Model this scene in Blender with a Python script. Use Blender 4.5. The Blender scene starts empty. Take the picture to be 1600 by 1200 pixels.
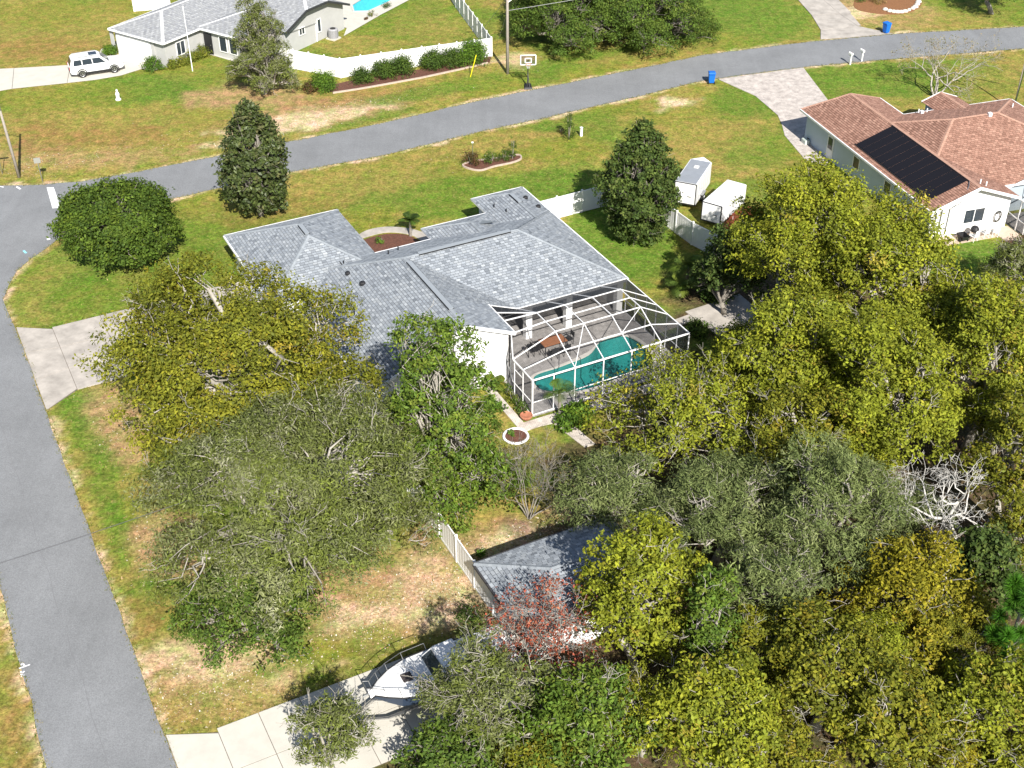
import bpy, bmesh, math, random
import numpy as np
from mathutils import Vector, Matrix

# ------------------------------------------------------------------ camera, sky, sun, exposure
scn = bpy.context.scene
COL = scn.collection
F_PX, PITCH, CAM_H = 1980.0, math.radians(35.5), 46.0      # focal length for a 1600 px wide frame, tilt, height
cam_d = bpy.data.cameras.new("camera")
cam_d.sensor_fit = 'HORIZONTAL'; cam_d.sensor_width = 36.0; cam_d.lens = F_PX / 1600 * 36
cam_d.clip_start = 0.5; cam_d.clip_end = 3000
cam = bpy.data.objects.new("camera", cam_d); COL.objects.link(cam)
cam.location = (0, 0, CAM_H); cam.rotation_euler = (math.pi / 2 - PITCH, 0, 0)
scn.camera = cam

SUN_EL, SUN_AZ = math.radians(39), math.radians(15.5)        # sun behind the camera, a little to the right
to_sun = Vector((math.sin(SUN_AZ) * math.cos(SUN_EL), -math.cos(SUN_AZ) * math.cos(SUN_EL), math.sin(SUN_EL)))
world = bpy.data.worlds.new("World"); scn.world = world; world.use_nodes = True
wn = world.node_tree.nodes; wl = world.node_tree.links
sky = wn.new("ShaderNodeTexSky"); sky.sky_type = 'NISHITA'; sky.sun_disc = False
sky.sun_elevation = SUN_EL; sky.sun_rotation = math.atan2(to_sun.x, to_sun.y)
wl.new(sky.outputs[0], wn["Background"].inputs[0]); wn["Background"].inputs[1].default_value = 0.07
sun_d = bpy.data.lights.new("sun", 'SUN'); sun_d.energy = 4.8; sun_d.angle = math.radians(0.5); sun_d.color = (1.0, 0.955, 0.88)
sun = bpy.data.objects.new("sun", sun_d); COL.objects.link(sun)
sun.rotation_euler = to_sun.to_track_quat('Z', 'Y').to_euler(); sun.location = (20, -40, 60)
scn.view_settings.view_transform = 'Standard'; scn.view_settings.look = 'None'
scn.view_settings.gamma = 1.0; scn.view_settings.use_curve_mapping = False
scn.view_settings.exposure = 0.95
scn.cycles.max_bounces = 8; scn.cycles.transparent_max_bounces = 24
scn.cycles.caustics_reflective = False; scn.cycles.caustics_refractive = False

RNG = np.random.default_rng(7)
random.seed(7)
PI = math.pi

# ------------------------------------------------------------------ helpers: survey
def P(x, y, z=0.0):
    """ground position (at height z) of a survey sighting x, y taken from the drone"""
    sp, cp = math.sin(PITCH), math.cos(PITCH)
    dx = (x - 800) / F_PX; dv = (y - 600) / F_PX
    d = Vector((dx, cp - dv * sp, -sp - dv * cp))
    t = (z - CAM_H) / d.z
    return Vector((d.x * t, d.y * t, z))
AZ1 = math.radians(27.4)          # main house / street grid
AZ2 = math.radians(-71.8)         # brown-roofed house
AZ3 = math.radians(-32.8)         # house across the street
def W(u, v, az=AZ1):
    return (u * math.cos(az) - v * math.sin(az), u * math.sin(az) + v * math.cos(az))
def L2(x, y, az=AZ1):
    return (x * math.cos(az) + y * math.sin(az), -x * math.sin(az) + y * math.cos(az))

# ------------------------------------------------------------------ helpers: materials
MATS = {}
def mat(name, color, rough=0.7, noise=None, metal=0.0, spec=0.3, bump=None, attr=False):
    """procedural material: colour, optional noise=(scale, amount[, colour2]), bump=(scale, strength), attr multiplies a Col attribute"""
    if name in MATS: return MATS[name]
    m = bpy.data.materials.new(name); m.use_nodes = True; MATS[name] = m
    n, l = m.node_tree.nodes, m.node_tree.links
    b = n["Principled BSDF"]; b.inputs["Roughness"].default_value = rough
    b.inputs["Metallic"].default_value = metal; b.inputs["Specular IOR Level"].default_value = spec
    c4 = (*color, 1)
    src = None
    if attr:
        a = n.new("ShaderNodeAttribute"); a.attribute_name = "Col"; src = a.outputs["Color"]
    tc = n.new("ShaderNodeNewGeometry")
    if noise:
        tx = n.new("ShaderNodeTexNoise"); tx.inputs["Scale"].default_value = noise[0]; tx.inputs["Detail"].default_value = 6; tx.inputs["Roughness"].default_value = 0.65
        l.new(tc.outputs["Position"], tx.inputs["Vector"])
        mr = n.new("ShaderNodeMapRange"); mr.inputs[1].default_value = 0.3; mr.inputs[2].default_value = 0.7
        l.new(tx.outputs["Fac"], mr.inputs[0])
        mx = n.new("ShaderNodeMix"); mx.data_type = 'RGBA'
        c2 = noise[2] if len(noise) > 2 else tuple(c * (1 - noise[1]) for c in color)
        l.new(mr.outputs[0], mx.inputs[0])
        if src is None:
            mx.inputs[6].default_value = (*c2, 1); mx.inputs[7].default_value = c4
            l.new(mx.outputs[2], b.inputs["Base Color"])
        else:
            mx.inputs[6].default_value = (1 - noise[1],) * 3 + (1,); mx.inputs[7].default_value = (1, 1, 1, 1)
            mm = n.new("ShaderNodeMix"); mm.data_type = 'RGBA'; mm.blend_type = 'MULTIPLY'; mm.inputs[0].default_value = 1
            l.new(src, mm.inputs[6]); l.new(mx.outputs[2], mm.inputs[7]); l.new(mm.outputs[2], b.inputs["Base Color"])
    elif src is not None:
        l.new(src, b.inputs["Base Color"])
    else:
        b.inputs["Base Color"].default_value = c4
    if bump:
        tb = n.new("ShaderNodeTexNoise"); tb.inputs["Scale"].default_value = bump[0]; tb.inputs["Detail"].default_value = 4
        l.new(tc.outputs["Position"], tb.inputs["Vector"])
        bp = n.new("ShaderNodeBump"); bp.inputs["Strength"].default_value = bump[1]; bp.inputs["Distance"].default_value = 0.05
        l.new(tb.outputs["Fac"], bp.inputs["Height"]); l.new(bp.outputs[0], b.inputs["Normal"])
    return m

def leaf_mat(name, trans=0.35, rough=0.5, spec=0.25):
    if name in MATS: return MATS[name]
    m = bpy.data.materials.new(name); m.use_nodes = True; MATS[name] = m
    n, l = m.node_tree.nodes, m.node_tree.links
    b = n["Principled BSDF"]; out = n["Material Output"]
    b.inputs["Roughness"].default_value = rough; b.inputs["Specular IOR Level"].default_value = spec
    a = n.new("ShaderNodeAttribute"); a.attribute_name = "Col"
    l.new(a.outputs["Color"], b.inputs["Base Color"])
    t = n.new("ShaderNodeBsdfTranslucent"); l.new(a.outputs["Color"], t.inputs["Color"])
    mx = n.new("ShaderNodeMixShader"); mx.inputs[0].default_value = trans
    l.new(b.outputs[0], mx.inputs[1]); l.new(t.outputs[0], mx.inputs[2]); l.new(mx.outputs[0], out.inputs["Surface"])
    return m

def screen_mat(name, opacity):
    m = bpy.data.materials.new(name); m.use_nodes = True
    n, l = m.node_tree.nodes, m.node_tree.links
    b = n["Principled BSDF"]; b.inputs["Base Color"].default_value = (0.02, 0.021, 0.023, 1); b.inputs["Roughness"].default_value = 0.6
    t = n.new("ShaderNodeBsdfTransparent"); mx = n.new("ShaderNodeMixShader"); mx.inputs[0].default_value = 1 - opacity
    l.new(b.outputs[0], mx.inputs[1]); l.new(t.outputs[0], mx.inputs[2]); l.new(mx.outputs[0], n["Material Output"].inputs["Surface"])
    return m

def water_mat(name, tint):
    m = bpy.data.materials.new(name); m.use_nodes = True
    n, l = m.node_tree.nodes, m.node_tree.links
    n.remove(n["Principled BSDF"])
    t = n.new("ShaderNodeBsdfTransparent"); t.inputs[0].default_value = (*tint, 1)
    g = n.new("ShaderNodeBsdfGlossy"); g.inputs["Roughness"].default_value = 0.03
    tx = n.new("ShaderNodeTexNoise"); tx.inputs["Scale"].default_value = 5; tx.inputs["Detail"].default_value = 3
    geo = n.new("ShaderNodeNewGeometry"); l.new(geo.outputs["Position"], tx.inputs["Vector"])
    bp = n.new("ShaderNodeBump"); bp.inputs["Strength"].default_value = 0.25; bp.inputs["Distance"].default_value = 0.05
    l.new(tx.outputs["Fac"], bp.inputs["Height"]); l.new(bp.outputs[0], g.inputs["Normal"])
    mx = n.new("ShaderNodeMixShader"); mx.inputs[0].default_value = .05; l.new(t.outputs[0], mx.inputs[1]); l.new(g.outputs[0], mx.inputs[2])
    l.new(mx.outputs[0], n["Material Output"].inputs["Surface"])
    return m

def paver_mat(name, c1, c2, cm, scale=4.0, ang=AZ1):
    m = bpy.data.materials.new(name); m.use_nodes = True; MATS[name] = m
    n, l = m.node_tree.nodes, m.node_tree.links
    b = n["Principled BSDF"]; b.inputs["Roughness"].default_value = 0.85
    g = n.new("ShaderNodeNewGeometry"); mp = n.new("ShaderNodeMapping"); mp.inputs["Rotation"].default_value = (0, 0, -ang)
    l.new(g.outputs["Position"], mp.inputs["Vector"])
    br = n.new("ShaderNodeTexBrick"); br.inputs["Scale"].default_value = scale
    br.inputs["Color1"].default_value = (*c1, 1); br.inputs["Color2"].default_value = (*c2, 1); br.inputs["Mortar"].default_value = (*cm, 1)
    br.inputs["Mortar Size"].default_value = 0.03; br.inputs["Bias"].default_value = 0.1
    l.new(mp.outputs[0], br.inputs["Vector"])
    tx = n.new("ShaderNodeTexNoise"); tx.inputs["Scale"].default_value = 1.6; tx.inputs["Detail"].default_value = 7; tx.inputs["Roughness"].default_value = 0.7
    l.new(g.outputs["Position"], tx.inputs["Vector"])
    mr = n.new("ShaderNodeMapRange"); mr.inputs[1].default_value = 0.35; mr.inputs[2].default_value = 0.65; mr.inputs[3].default_value = 0.62; mr.inputs[4].default_value = 1.1
    l.new(tx.outputs["Fac"], mr.inputs[0])
    mm = n.new("ShaderNodeMix"); mm.data_type = 'RGBA'; mm.blend_type = 'MULTIPLY'; mm.inputs[0].default_value = 1
    l.new(br.outputs["Color"], mm.inputs[6]); l.new(mr.outputs[0], mm.inputs[7]); l.new(mm.outputs[2], b.inputs["Base Color"])
    return m

WHITE = mat("white_vinyl", (0.80, 0.80, 0.79), 0.45, noise=(3, 0.06))
STUCCO = mat("white_stucco", (0.80, 0.80, 0.80), 0.85, noise=(2, 0.06), bump=(25, 0.15))
STUCCO2 = mat("shade_tinted_stucco", (0.46, 0.53, 0.59), 0.85, noise=(2, 0.06), bump=(25, 0.15))  # blue-grey of the shaded side wall painted into the stucco colour
GREYWALL = mat("grey_stucco", (0.42, 0.42, 0.41), 0.85, noise=(1.5, 0.1), bump=(25, 0.15))
ALU = mat("white_aluminium", (0.82, 0.82, 0.82), 0.35)
DARK = mat("dark_plastic", (0.02, 0.02, 0.022), 0.5)
GLASS = mat("window_glass", (0.03, 0.04, 0.05), 0.08, spec=0.6)
BLACKR = mat("black_rubber", (0.015, 0.015, 0.015), 0.7)
STEEL = mat("galvanised_steel", (0.5, 0.5, 0.5), 0.35, metal=0.9)
CARW = mat("white_car_paint", (0.78, 0.78, 0.78), 0.18, spec=0.6)
SHING = mat("shingle_tabs", (1, 1, 1), 0.9, noise=(14, 0.22), attr=True)
DECKG = mat("roof_underlay_grey", (0.085, 0.095, 0.11), 0.9)
DECKB = mat("roof_underlay_brown", (0.14, 0.075, 0.05), 0.9)
CONC = mat("concrete", (0.47, 0.43, 0.385), 0.9, noise=(0.9, 0.42), bump=(30, 0.1))
CONCW = mat("new_concrete", (0.53, 0.505, 0.445), 0.9, noise=(1.2, 0.14), bump=(30, 0.08))
CONCJ = mat("concrete_joint", (0.16, 0.14, 0.12), 0.95)
WOODP = mat("weathered_pole_wood", (0.34, 0.30, 0.26), 0.9, noise=(6, 0.3))
MULCH = mat("bark_mulch", (0.17, 0.075, 0.05), 0.95, noise=(9, 0.6), bump=(30, 0.8))
BARK_P = mat("pale_bark", (0.40, 0.37, 0.32), 0.9, noise=(5, 0.35))
BARK_G = mat("grey_bark", (0.27, 0.245, 0.21), 0.9, noise=(5, 0.35))
BARK_W = mat("bleached_dead_wood", (0.58, 0.56, 0.52), 0.85, noise=(5, 0.2))
LEAF = leaf_mat("leaf", 0.30, 0.65, 0.15)
LEAFG = leaf_mat("glossy_leaf", 0.18, 0.5, 0.3)

# ------------------------------------------------------------------ helpers: meshes
class MB:
    def __init__(s): s.v = []; s.f = []; s.c = None
    def add(s, vs, fs):
        o = len(s.v); s.v.extend([tuple(v) for v in vs]); s.f.extend([tuple(i + o for i in f) for f in fs]); return s
    def box(s, c, d, rz=0.0):
        cx, cy, cz = c; a, b, h = d[0] / 2, d[1] / 2, d[2] / 2; cr, sr = math.cos(rz), math.sin(rz)
        vs = []
        for z in (-h, h):
            for x, y in ((-a, -b), (a, -b), (a, b), (-a, b)): vs.append((cx + x * cr - y * sr, cy + x * sr + y * cr, cz + z))
        return s.add(vs, [(3, 2, 1, 0), (4, 5, 6, 7), (0, 1, 5, 4), (1, 2, 6, 5), (2, 3, 7, 6), (3, 0, 4, 7)])
    def bar(s, p0, p1, w, h=None, up=(0, 0, 1)):
        h = h or w; p0 = Vector(p0); p1 = Vector(p1); d = (p1 - p0).normalized(); u = Vector(up)
        if abs(d.dot(u)) > 0.97: u = Vector((1, 0, 0))
        x = d.cross(u).normalized(); y = x.cross(d).normalized()
        vs = []
        for p in (p0, p1):
            for a, b in ((-1, -1), (1, -1), (1, 1), (-1, 1)): vs.append(p + x * a * w / 2 + y * b * h / 2)
        return s.add(vs, [(0, 1, 2, 3), (7, 6, 5, 4), (0, 4, 5, 1), (1, 5, 6, 2), (2, 6, 7, 3), (3, 7, 4, 0)])
    def tube(s, pts, rad, n=6, cap=True):
        pts = [Vector(p) for p in pts]; k = len(pts)
        if not hasattr(rad, '__len__'): rad = [rad] * k
        vs = []; up = Vector((0, 0, 1))
        for i, p in enumerate(pts):
            d = (pts[min(i + 1, k - 1)] - pts[max(i - 1, 0)]).normalized()
            u = up if abs(d.dot(up)) < 0.95 else Vector((1, 0, 0))
            x = d.cross(u).normalized(); y = x.cross(d)
            for j in range(n):
                a = 2 * PI * j / n; vs.append(p + (x * math.cos(a) + y * math.sin(a)) * rad[i])
        fs = [(i * n + j, i * n + (j + 1) % n, (i + 1) * n + (j + 1) % n, (i + 1) * n + j) for i in range(k - 1) for j in range(n)]
        if cap: fs += [tuple(range(n))[::-1], tuple(range((k - 1) * n, k * n))]
        return s.add(vs, fs)
    def lathe(s, prof, n=16, c=(0, 0, 0)):
        vs = []
        for r, z in prof:
            for j in range(n):
                a = 2 * PI * j / n; vs.append((c[0] + r * math.cos(a), c[1] + r * math.sin(a), c[2] + z))
        k = len(prof)
        fs = [(i * n + j, i * n + (j + 1) % n, (i + 1) * n + (j + 1) % n, (i + 1) * n + j) for i in range(k - 1) for j in range(n)]
        fs += [tuple(range(n))[::-1], tuple(range((k - 1) * n, k * n))]
        return s.add(vs, fs)
    def prism(s, poly, z0, z1):
        n = len(poly)
        vs = [(x, y, z0) for x, y in poly] + [(x, y, z1) for x, y in poly]
        fs = [tuple(range(n))[::-1], tuple(range(n, 2 * n))] + [(i, (i + 1) % n, n + (i + 1) % n, n + i) for i in range(n)]
        return s.add(vs, fs)
    def wallpoly(s, pts, off):
        """thick panel: a planar polygon pushed along off"""
        n = len(pts); off = Vector(off); a = [Vector(p) for p in pts]
        return s.add(a + [p + off for p in a], [tuple(range(n)), tuple(range(n, 2 * n))[::-1]] + [(i, n + i, n + (i + 1) % n, (i + 1) % n) for i in range(n)])
    def poly(s, pts): return s.add(pts, [tuple(range(len(pts)))])

def link(o, parent=None):
    COL.objects.link(o)
    if parent is not None: o.parent = parent
    return o
def obj(name, mb, material, parent=None, smooth=False, bevel=0.0, tri=False, kind=None):
    me = bpy.data.meshes.new(name); me.from_pydata(mb.v, [], mb.f)
    bm = bmesh.new(); bm.from_mesh(me)
    if bevel > 0: bmesh.ops.bevel(bm, geom=bm.edges[:], offset=bevel, segments=2, affect='EDGES', clamp_overlap=True)
    if tri: bmesh.ops.triangulate(bm, faces=bm.faces[:])
    bmesh.ops.recalc_face_normals(bm, faces=bm.faces[:])
    bm.to_mesh(me); bm.free()
    me.materials.append(material)
    if smooth: me.polygons.foreach_set("use_smooth", [True] * len(me.polygons))
    o = link(bpy.data.objects.new(name, me), parent)
    if kind: o["kind"] = kind
    return o
def npobj(name, verts, faces_n, nper, colors, material, parent=None, kind=None, smooth=False):
    """big mesh from numpy: verts (N,3); faces are consecutive runs of nper verts (faces_n of them) or an index array; colors per vertex"""
    me = bpy.data.meshes.new(name)
    N = len(verts); me.vertices.add(N); me.vertices.foreach_set("co", np.asarray(verts, np.float32).ravel())
    if isinstance(faces_n, int): idx = np.arange(faces_n * nper, dtype=np.int32); nf = faces_n
    else: idx = np.asarray(faces_n, np.int32).ravel(); nf = len(faces_n)
    me.loops.add(len(idx)); me.loops.foreach_set("vertex_index", idx)
    me.polygons.add(nf); me.polygons.foreach_set("loop_start", np.arange(0, nf * nper, nper, dtype=np.int32))
    if colors is not None:
        ca = me.color_attributes.new("Col", 'FLOAT_COLOR', 'POINT')
        c4 = np.ones((N, 4), np.float32); c4[:, :3] = colors; ca.data.foreach_set("color", c4.ravel())
    me.materials.append(material); me.update(calc_edges=True)
    if smooth: me.polygons.foreach_set("use_smooth", np.ones(nf, bool))
    o = link(bpy.data.objects.new(name, me), parent)
    if kind: o["kind"] = kind
    return o
def tag(o, label, cat, group=None):
    o["label"] = label; o["category"] = cat
    if group: o["group"] = group
    return o
def thing(name, label, cat, loc=(0, 0, 0), rz=0.0, group=None):
    o = link(bpy.data.objects.new(name, None)); o.empty_display_size = 0.2
    o.location = (loc[0], loc[1], loc[2] if len(loc) > 2 else 0); o.rotation_euler = (0, 0, rz)
    return tag(o, label, cat, group)
def struct(o): o["kind"] = "structure"; return o
def dup(root, loc, rz, label, group=None):
    r = root.copy(); COL.objects.link(r); r.location = loc; r.rotation_euler = (0, 0, rz); r["label"] = label
    if group: r["group"] = group
    for ch in list(root.children):
        c = ch.copy(); COL.objects.link(c); c.parent = r
        for g in list(ch.children):
            d = g.copy(); COL.objects.link(d); d.parent = c
    return r

# value noise
_tab = np.random.default_rng(3).random((256, 256))
def vnoise(x, y, s):
    x = x / s + 1000; y = y / s + 1000; xi = np.floor(x).astype(int); yi = np.floor(y).astype(int)
    fx = x - xi; fy = y - yi; fx = fx * fx * (3 - 2 * fx); fy = fy * fy * (3 - 2 * fy)
    g = lambda a, b: _tab[a % 256, b % 256]
    return (g(xi, yi) * (1 - fx) + g(xi + 1, yi) * fx) * (1 - fy) + (g(xi, yi + 1) * (1 - fx) + g(xi + 1, yi + 1) * fx) * fy
def fbm(x, y, s, o=4):
    r = 0; a = 0.5; t = 0
    for i in range(o): r = r + a * vnoise(x + 37 * i, y - 91 * i, s); t += a; s /= 2.1; a *= 0.55
    return r / t

# ------------------------------------------------------------------ roads (outline in world metres)
far_edge = [(1900, 22), (1600, 42), (1400, 53), (1250, 67), (1100, 86), (1000, 107), (850, 137), (750, 157), (600, 192), (450, 222), (330, 246), (212, 269), (125, 284), (60, 289), (0, 290), (-150, 291), (-420, 293)]
corner = [(5, 469), (12, 447), (26, 424), (47, 406), (90, 375), (150, 345), (200, 329), (253, 314)]
near_edge = [(350, 293), (450, 270), (600, 243), (750, 206), (850, 185), (1000, 150), (1100, 126), (1250, 106), (1400, 92), (1600, 76), (1900, 58)]
def dense(pts, step=1.2, jit=0.05):
    out = []
    for a, b in zip(pts[:-1], pts[1:]):
        a = Vector(a); b = Vector(b); n = max(1, int((b - a).length / step))
        for i in range(n):
            q = a.lerp(b, i / n); out.append((q.x + random.uniform(-jit, jit), q.y + random.uniform(-jit, jit)))
    out.append(tuple(pts[-1])); return out
FE = dense([P(*q).xy for q in far_edge], jit=0.06)
NE = dense([P(*q).xy for q in corner + near_edge], jit=0.06)
RE = dense([W(3.25, v) for v in (12, 25, 40, 55, 70.96 / math.cos(0) if False else 78.0)] + [P(5, 469).xy], jit=0.05)
LE = dense([W(-1.75, v) for v in (92, 80, 65, 50, 40, 25, 12)], jit=0.07)
lx = P(-420, 293).xy
left_far = [tuple(lx), (lx[0] - 2, lx[1] - 7.5), (LE[0][0] - 6, LE[0][1] + 1.2), (LE[0][0] - 2, LE[0][1] + 0.2)]
ROAD = FE + left_far + LE + RE + NE[1:]
road_mb = MB(); road_mb.poly([(x, y, 0.022) for x, y in ROAD])

def asphalt_mat():
    m = bpy.data.materials.new("asphalt"); m.use_nodes = True
    n, l = m.node_tree.nodes, m.node_tree.links
    b = n["Principled BSDF"]; b.inputs["Roughness"].default_value = 0.85; b.inputs["Specular IOR Level"].default_value = 0.25
    g = n.new("ShaderNodeNewGeometry")
    def noise(s, d=5, r=0.6):
        t = n.new("ShaderNodeTexNoise"); t.inputs["Scale"].default_value = s; t.inputs["Detail"].default_value = d; t.inputs["Roughness"].default_value = r
        l.new(g.outputs["Position"], t.inputs["Vector"]); return t.outputs["Fac"]
    r = n.new("ShaderNodeMapRange"); r.inputs[1].default_value = 0.3; r.inputs[2].default_value = 0.7; r.inputs[3].default_value = 0.84; r.inputs[4].default_value = 1.10; l.new(noise(0.22, 7, .7), r.inputs[0])
    mp = n.new("ShaderNodeMapping"); mp.inputs["Rotation"].default_value = (0, 0, -AZ1); mp.inputs["Scale"].default_value = (1.6, .07, 1); l.new(g.outputs["Position"], mp.inputs["Vector"])
    ts = n.new("ShaderNodeTexNoise"); ts.inputs["Scale"].default_value = 1.0; ts.inputs["Detail"].default_value = 3; l.new(mp.outputs[0], ts.inputs["Vector"])
    r3 = n.new("ShaderNodeMapRange"); r3.inputs[1].default_value = .3; r3.inputs[2].default_value = .7; r3.inputs[3].default_value = .955; r3.inputs[4].default_value = 1.035; l.new(ts.outputs["Fac"], r3.inputs[0])
    r2 = n.new("ShaderNodeMapRange"); r2.inputs[1].default_value = 0.3; r2.inputs[2].default_value = 0.75; r2.inputs[3].default_value = 0.72; r2.inputs[4].default_value = 1.3; l.new(noise(16, 3, 0.8), r2.inputs[0])
    mu = n.new("ShaderNodeMath"); mu.operation = 'MULTIPLY'; l.new(r.outputs[0], mu.inputs[0]); m2 = n.new("ShaderNodeMath"); m2.operation = 'MULTIPLY'; l.new(r2.outputs[0], m2.inputs[0]); l.new(r3.outputs[0], m2.inputs[1]); l.new(m2.outputs[0], mu.inputs[1])
    mx = n.new("ShaderNodeMix"); mx.data_type = 'RGBA'; mx.blend_type = 'MULTIPLY'; mx.inputs[0].default_value = 1
    mx.inputs[6].default_value = (0.205, 0.211, 0.218, 1); l.new(mu.outputs[0], mx.inputs[7])
    l.new(mx.outputs[2], b.inputs["Base Color"])
    bp = n.new("ShaderNodeBump"); bp.inputs["Strength"].default_value = 0.3; bp.inputs["Distance"].default_value = 0.02; l.new(noise(40, 3), bp.inputs["Height"]); l.new(bp.outputs[0], b.inputs["Normal"])
    return m
road = struct(obj("road", road_mb, asphalt_mat(), tri=True))
# seam / crack along the street, patches and stop line
mb = MB()
pv = None
for i in range(60):
    v = 14 + i * 1.15; q = Vector((*W(0.62 + 0.05 * math.sin(i * 1.7) + random.uniform(-.03, .03), v), 0.0275))
    if pv is not None and i % 9 != 4:
        d = (q - pv).normalized(); nn = Vector((-d.y, d.x, 0)) * random.uniform(.007, .016)
        mb.poly([pv - nn, q - nn, q + nn, pv + nn])
    pv = q
obj("seam", mb, mat("tar_seam", (0.165, 0.167, 0.175), 0.8), road)
a, b_, c_, d_ = P(73, 293), P(84, 293), P(95, 325), P(82, 326)
mb = MB(); mb.poly([(q.x, q.y, 0.028) for q in (a, b_, c_, d_)])
obj("stop_line", mb, mat("road_paint", (0.78, 0.78, 0.78), 0.7, noise=(4, 0.15)), road)
mb = MB()   # sprayed survey marks near the grass edge
def stroke(pts, w=0.035):
    for p0, p1 in zip(pts[:-1], pts[1:]):
        p0 = P(*p0); p1 = P(*p1); d = (p1 - p0).normalized(); nn = Vector((-d.y, d.x, 0)) * w
        mb.poly([(q.x, q.y, 0.028) for q in (p0 - nn, p1 - nn, p1 + nn, p0 + nn)])
stroke([(30, 1045), (47, 1039)]); stroke([(33, 1040), (36, 1036), (38, 1041)]); stroke([(32, 1050), (36, 1052), (38, 1049)])
stroke([(32, 1054), (38, 1055)]); stroke([(33, 1058), (36, 1055), (38, 1056)]); stroke([(29, 1030), (30, 1031)])
stroke([(0, 291.5), (6, 293)], .06); stroke([(26, 292), (32, 296)], .08); stroke([(75, 373), (77, 375)], .12)
obj("survey_mark", mb, mat("spray_paint", (0.75, 0.75, 0.78), 0.7), road)
mb = MB(); stroke([(37, 392), (41, 396)], .08)
obj("survey_mark", mb, mat("spray_paint_blue", (0.25, 0.6, 0.75), 0.7), road)

# ------------------------------------------------------------------ ground sheet
def build_ground():
    xs = np.concatenate([[-900, -400, -200, -120, -85], np.arange(-64, 64.01, 0.42), [85, 120, 200, 400, 900]])
    ys = np.concatenate([[-500, -150, -40, 0, 15], np.arange(26, 146, 0.42), [165, 200, 300, 500, 1200]])
    X, Y = np.meshgrid(xs, ys); x = X.ravel(); y = Y.ravel()
    # palette (real-world albedo)
    olive = np.array([0.178, 0.188, 0.030]); lush = np.array([0.104, 0.172, 0.022]); gold = np.array([0.255, 0.205, 0.056])
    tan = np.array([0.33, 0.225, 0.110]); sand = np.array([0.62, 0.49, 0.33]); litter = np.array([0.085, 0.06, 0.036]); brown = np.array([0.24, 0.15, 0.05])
    n1 = fbm(x, y, 9); n2 = fbm(x + 50, y + 9, 3.0); n3 = fbm(x - 80, y + 40, 1.1, 3)
    col = np.tile(olive, (len(x), 1))
    def mixin(c, w):
        nonlocal col
        w = np.clip(w, 0, 1)[:, None]; col = col * (1 - w) + c * w
    sm = lambda e0, e1, t: (lambda s: s * s * (3 - 2 * s))(np.clip((t - e0) / (e1 - e0), 0, 1))
    mixin(gold, 0.85 * sm(0.44, 0.60, n2 * 0.6 + n1 * 0.4)); mixin(lush, 0.75 * sm(0.52, 0.66, fbm(x + 200, y, 7)))
    def blob(c, px, py, rx, ry, s=1.0, rough=0.5, rot=0.0):
        q = P(px, py); dx = x - q.x; dy = y - q.y
        cr, sr = math.cos(rot), math.sin(rot); a = (dx * cr + dy * sr) / rx; b = (-dx * sr + dy * cr) / ry
        d = np.sqrt(a * a + b * b) + (n2 - 0.5) * rough * 1.6 + (n3 - .5) * rough
        mixin(c, s * sm(1.15, 0.6, d))
    # across the street, upper left
    blob(gold, 60, 60, 14, 12, .75); blob(olive, 60, 20, 7, 5, .6); blob(brown, 60, 75, 8, 3, .6); blob(gold, 90, 215, 13, 8, .85); blob(tan, 120, 245, 10, 3, .6, 1)
    blob(lush, 225, 140, 7.5, 4.2, .95, .35); blob(olive, 90, 150, 8, 4, .6); blob(brown, 130, 215, 8, 3.5, .6, .8)
    blob(tan, 400, 150, 7, 3.4, .9, .6); blob(tan, 490, 180, 9, 3.6, .95, .6, .5); blob(sand, 470, 190, 6.5, 2.2, .75, 1.2, .5); blob(gold, 640, 120, 9, 3, .8, .6, .4)
    blob(brown, 560, 150, 7, 2.4, .5, .8, .5); blob(lush, 690, 140, 8, 1.6, .75, .5, .42); blob(olive, 760, 120, 5, 2, .6)
    blob(gold, 795, 95, 4.5, 4, .8); blob(sand, 800, 95, 2.5, 1.8, .5, 1.2); blob(lush, 640, 35, 9, 9, .45); blob(gold, 560, 70, 5, 3, .7); blob(gold, 700, 50, 5, 5, .5)
    blob(lush, 900, 95, 10, 2.2, .7, .5, .45); blob(lush, 1150, 30, 12, 9, .85); blob(olive, 1100, 60, 6, 3, .7); blob(gold, 1010, 85, 7, 1.2, .6, .8, .4)
    blob(lush, 1560, 10, 9, 8, .5); blob(tan, 1380, 20, 6, 6, .9); blob(sand, 1350, 22, 3.2, 1.6, .8, 1.2, .4); blob(gold, 1450, 30, 8, 3, .6)
    # front lawn of the grey-roofed house and its neighbour
    blob(gold, 560, 290, 7, 3, .7, .8, .4); blob(gold, 760, 225, 9, 1.8, .85, .8, .45); blob(gold, 830, 262, 6, 1.6, .5); blob(brown, 440, 330, 5, 3, .4, .8)
    blob(lush, 870, 290, 8, 4, .85, .6, .3); blob(lush, 860, 200, 3, 1.2, .7); blob(sand, 1055, 160, 2.8, 1.7, .8, .9, .3); blob(gold, 1110, 225, 5, 7, .75, .7, -.4)
    blob(lush, 1180, 160, 5, 5, .85); blob(lush, 1190, 230, 3, 7, .6, .6, -.5); blob(lush, 960, 380, 5, 7, .95, .4); blob(lush, 930, 345, 3, 3, .8); blob(gold, 1120, 320, 4, 3, .6)
    blob(lush, 1400, 115, 12, 6, .8); blob(gold, 1560, 130, 6, 6, .4); blob(lush, 1510, 410, 5, 4, 1, .3); blob(gold, 1160, 210, 2.5, 3, .4)
    # left verge and drive
    blob(lush, 60, 470, 7, 8, .35); blob(lush, 150, 450, 5, 5, .4); blob(lush, 118, 640, 2.2, 2.6, .9, .4); blob(tan, 185, 660, 1.9, 5.2, .9, .4, .48); blob(lush, 150, 740, 1.3, 7, .75, .5, .46)
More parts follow.
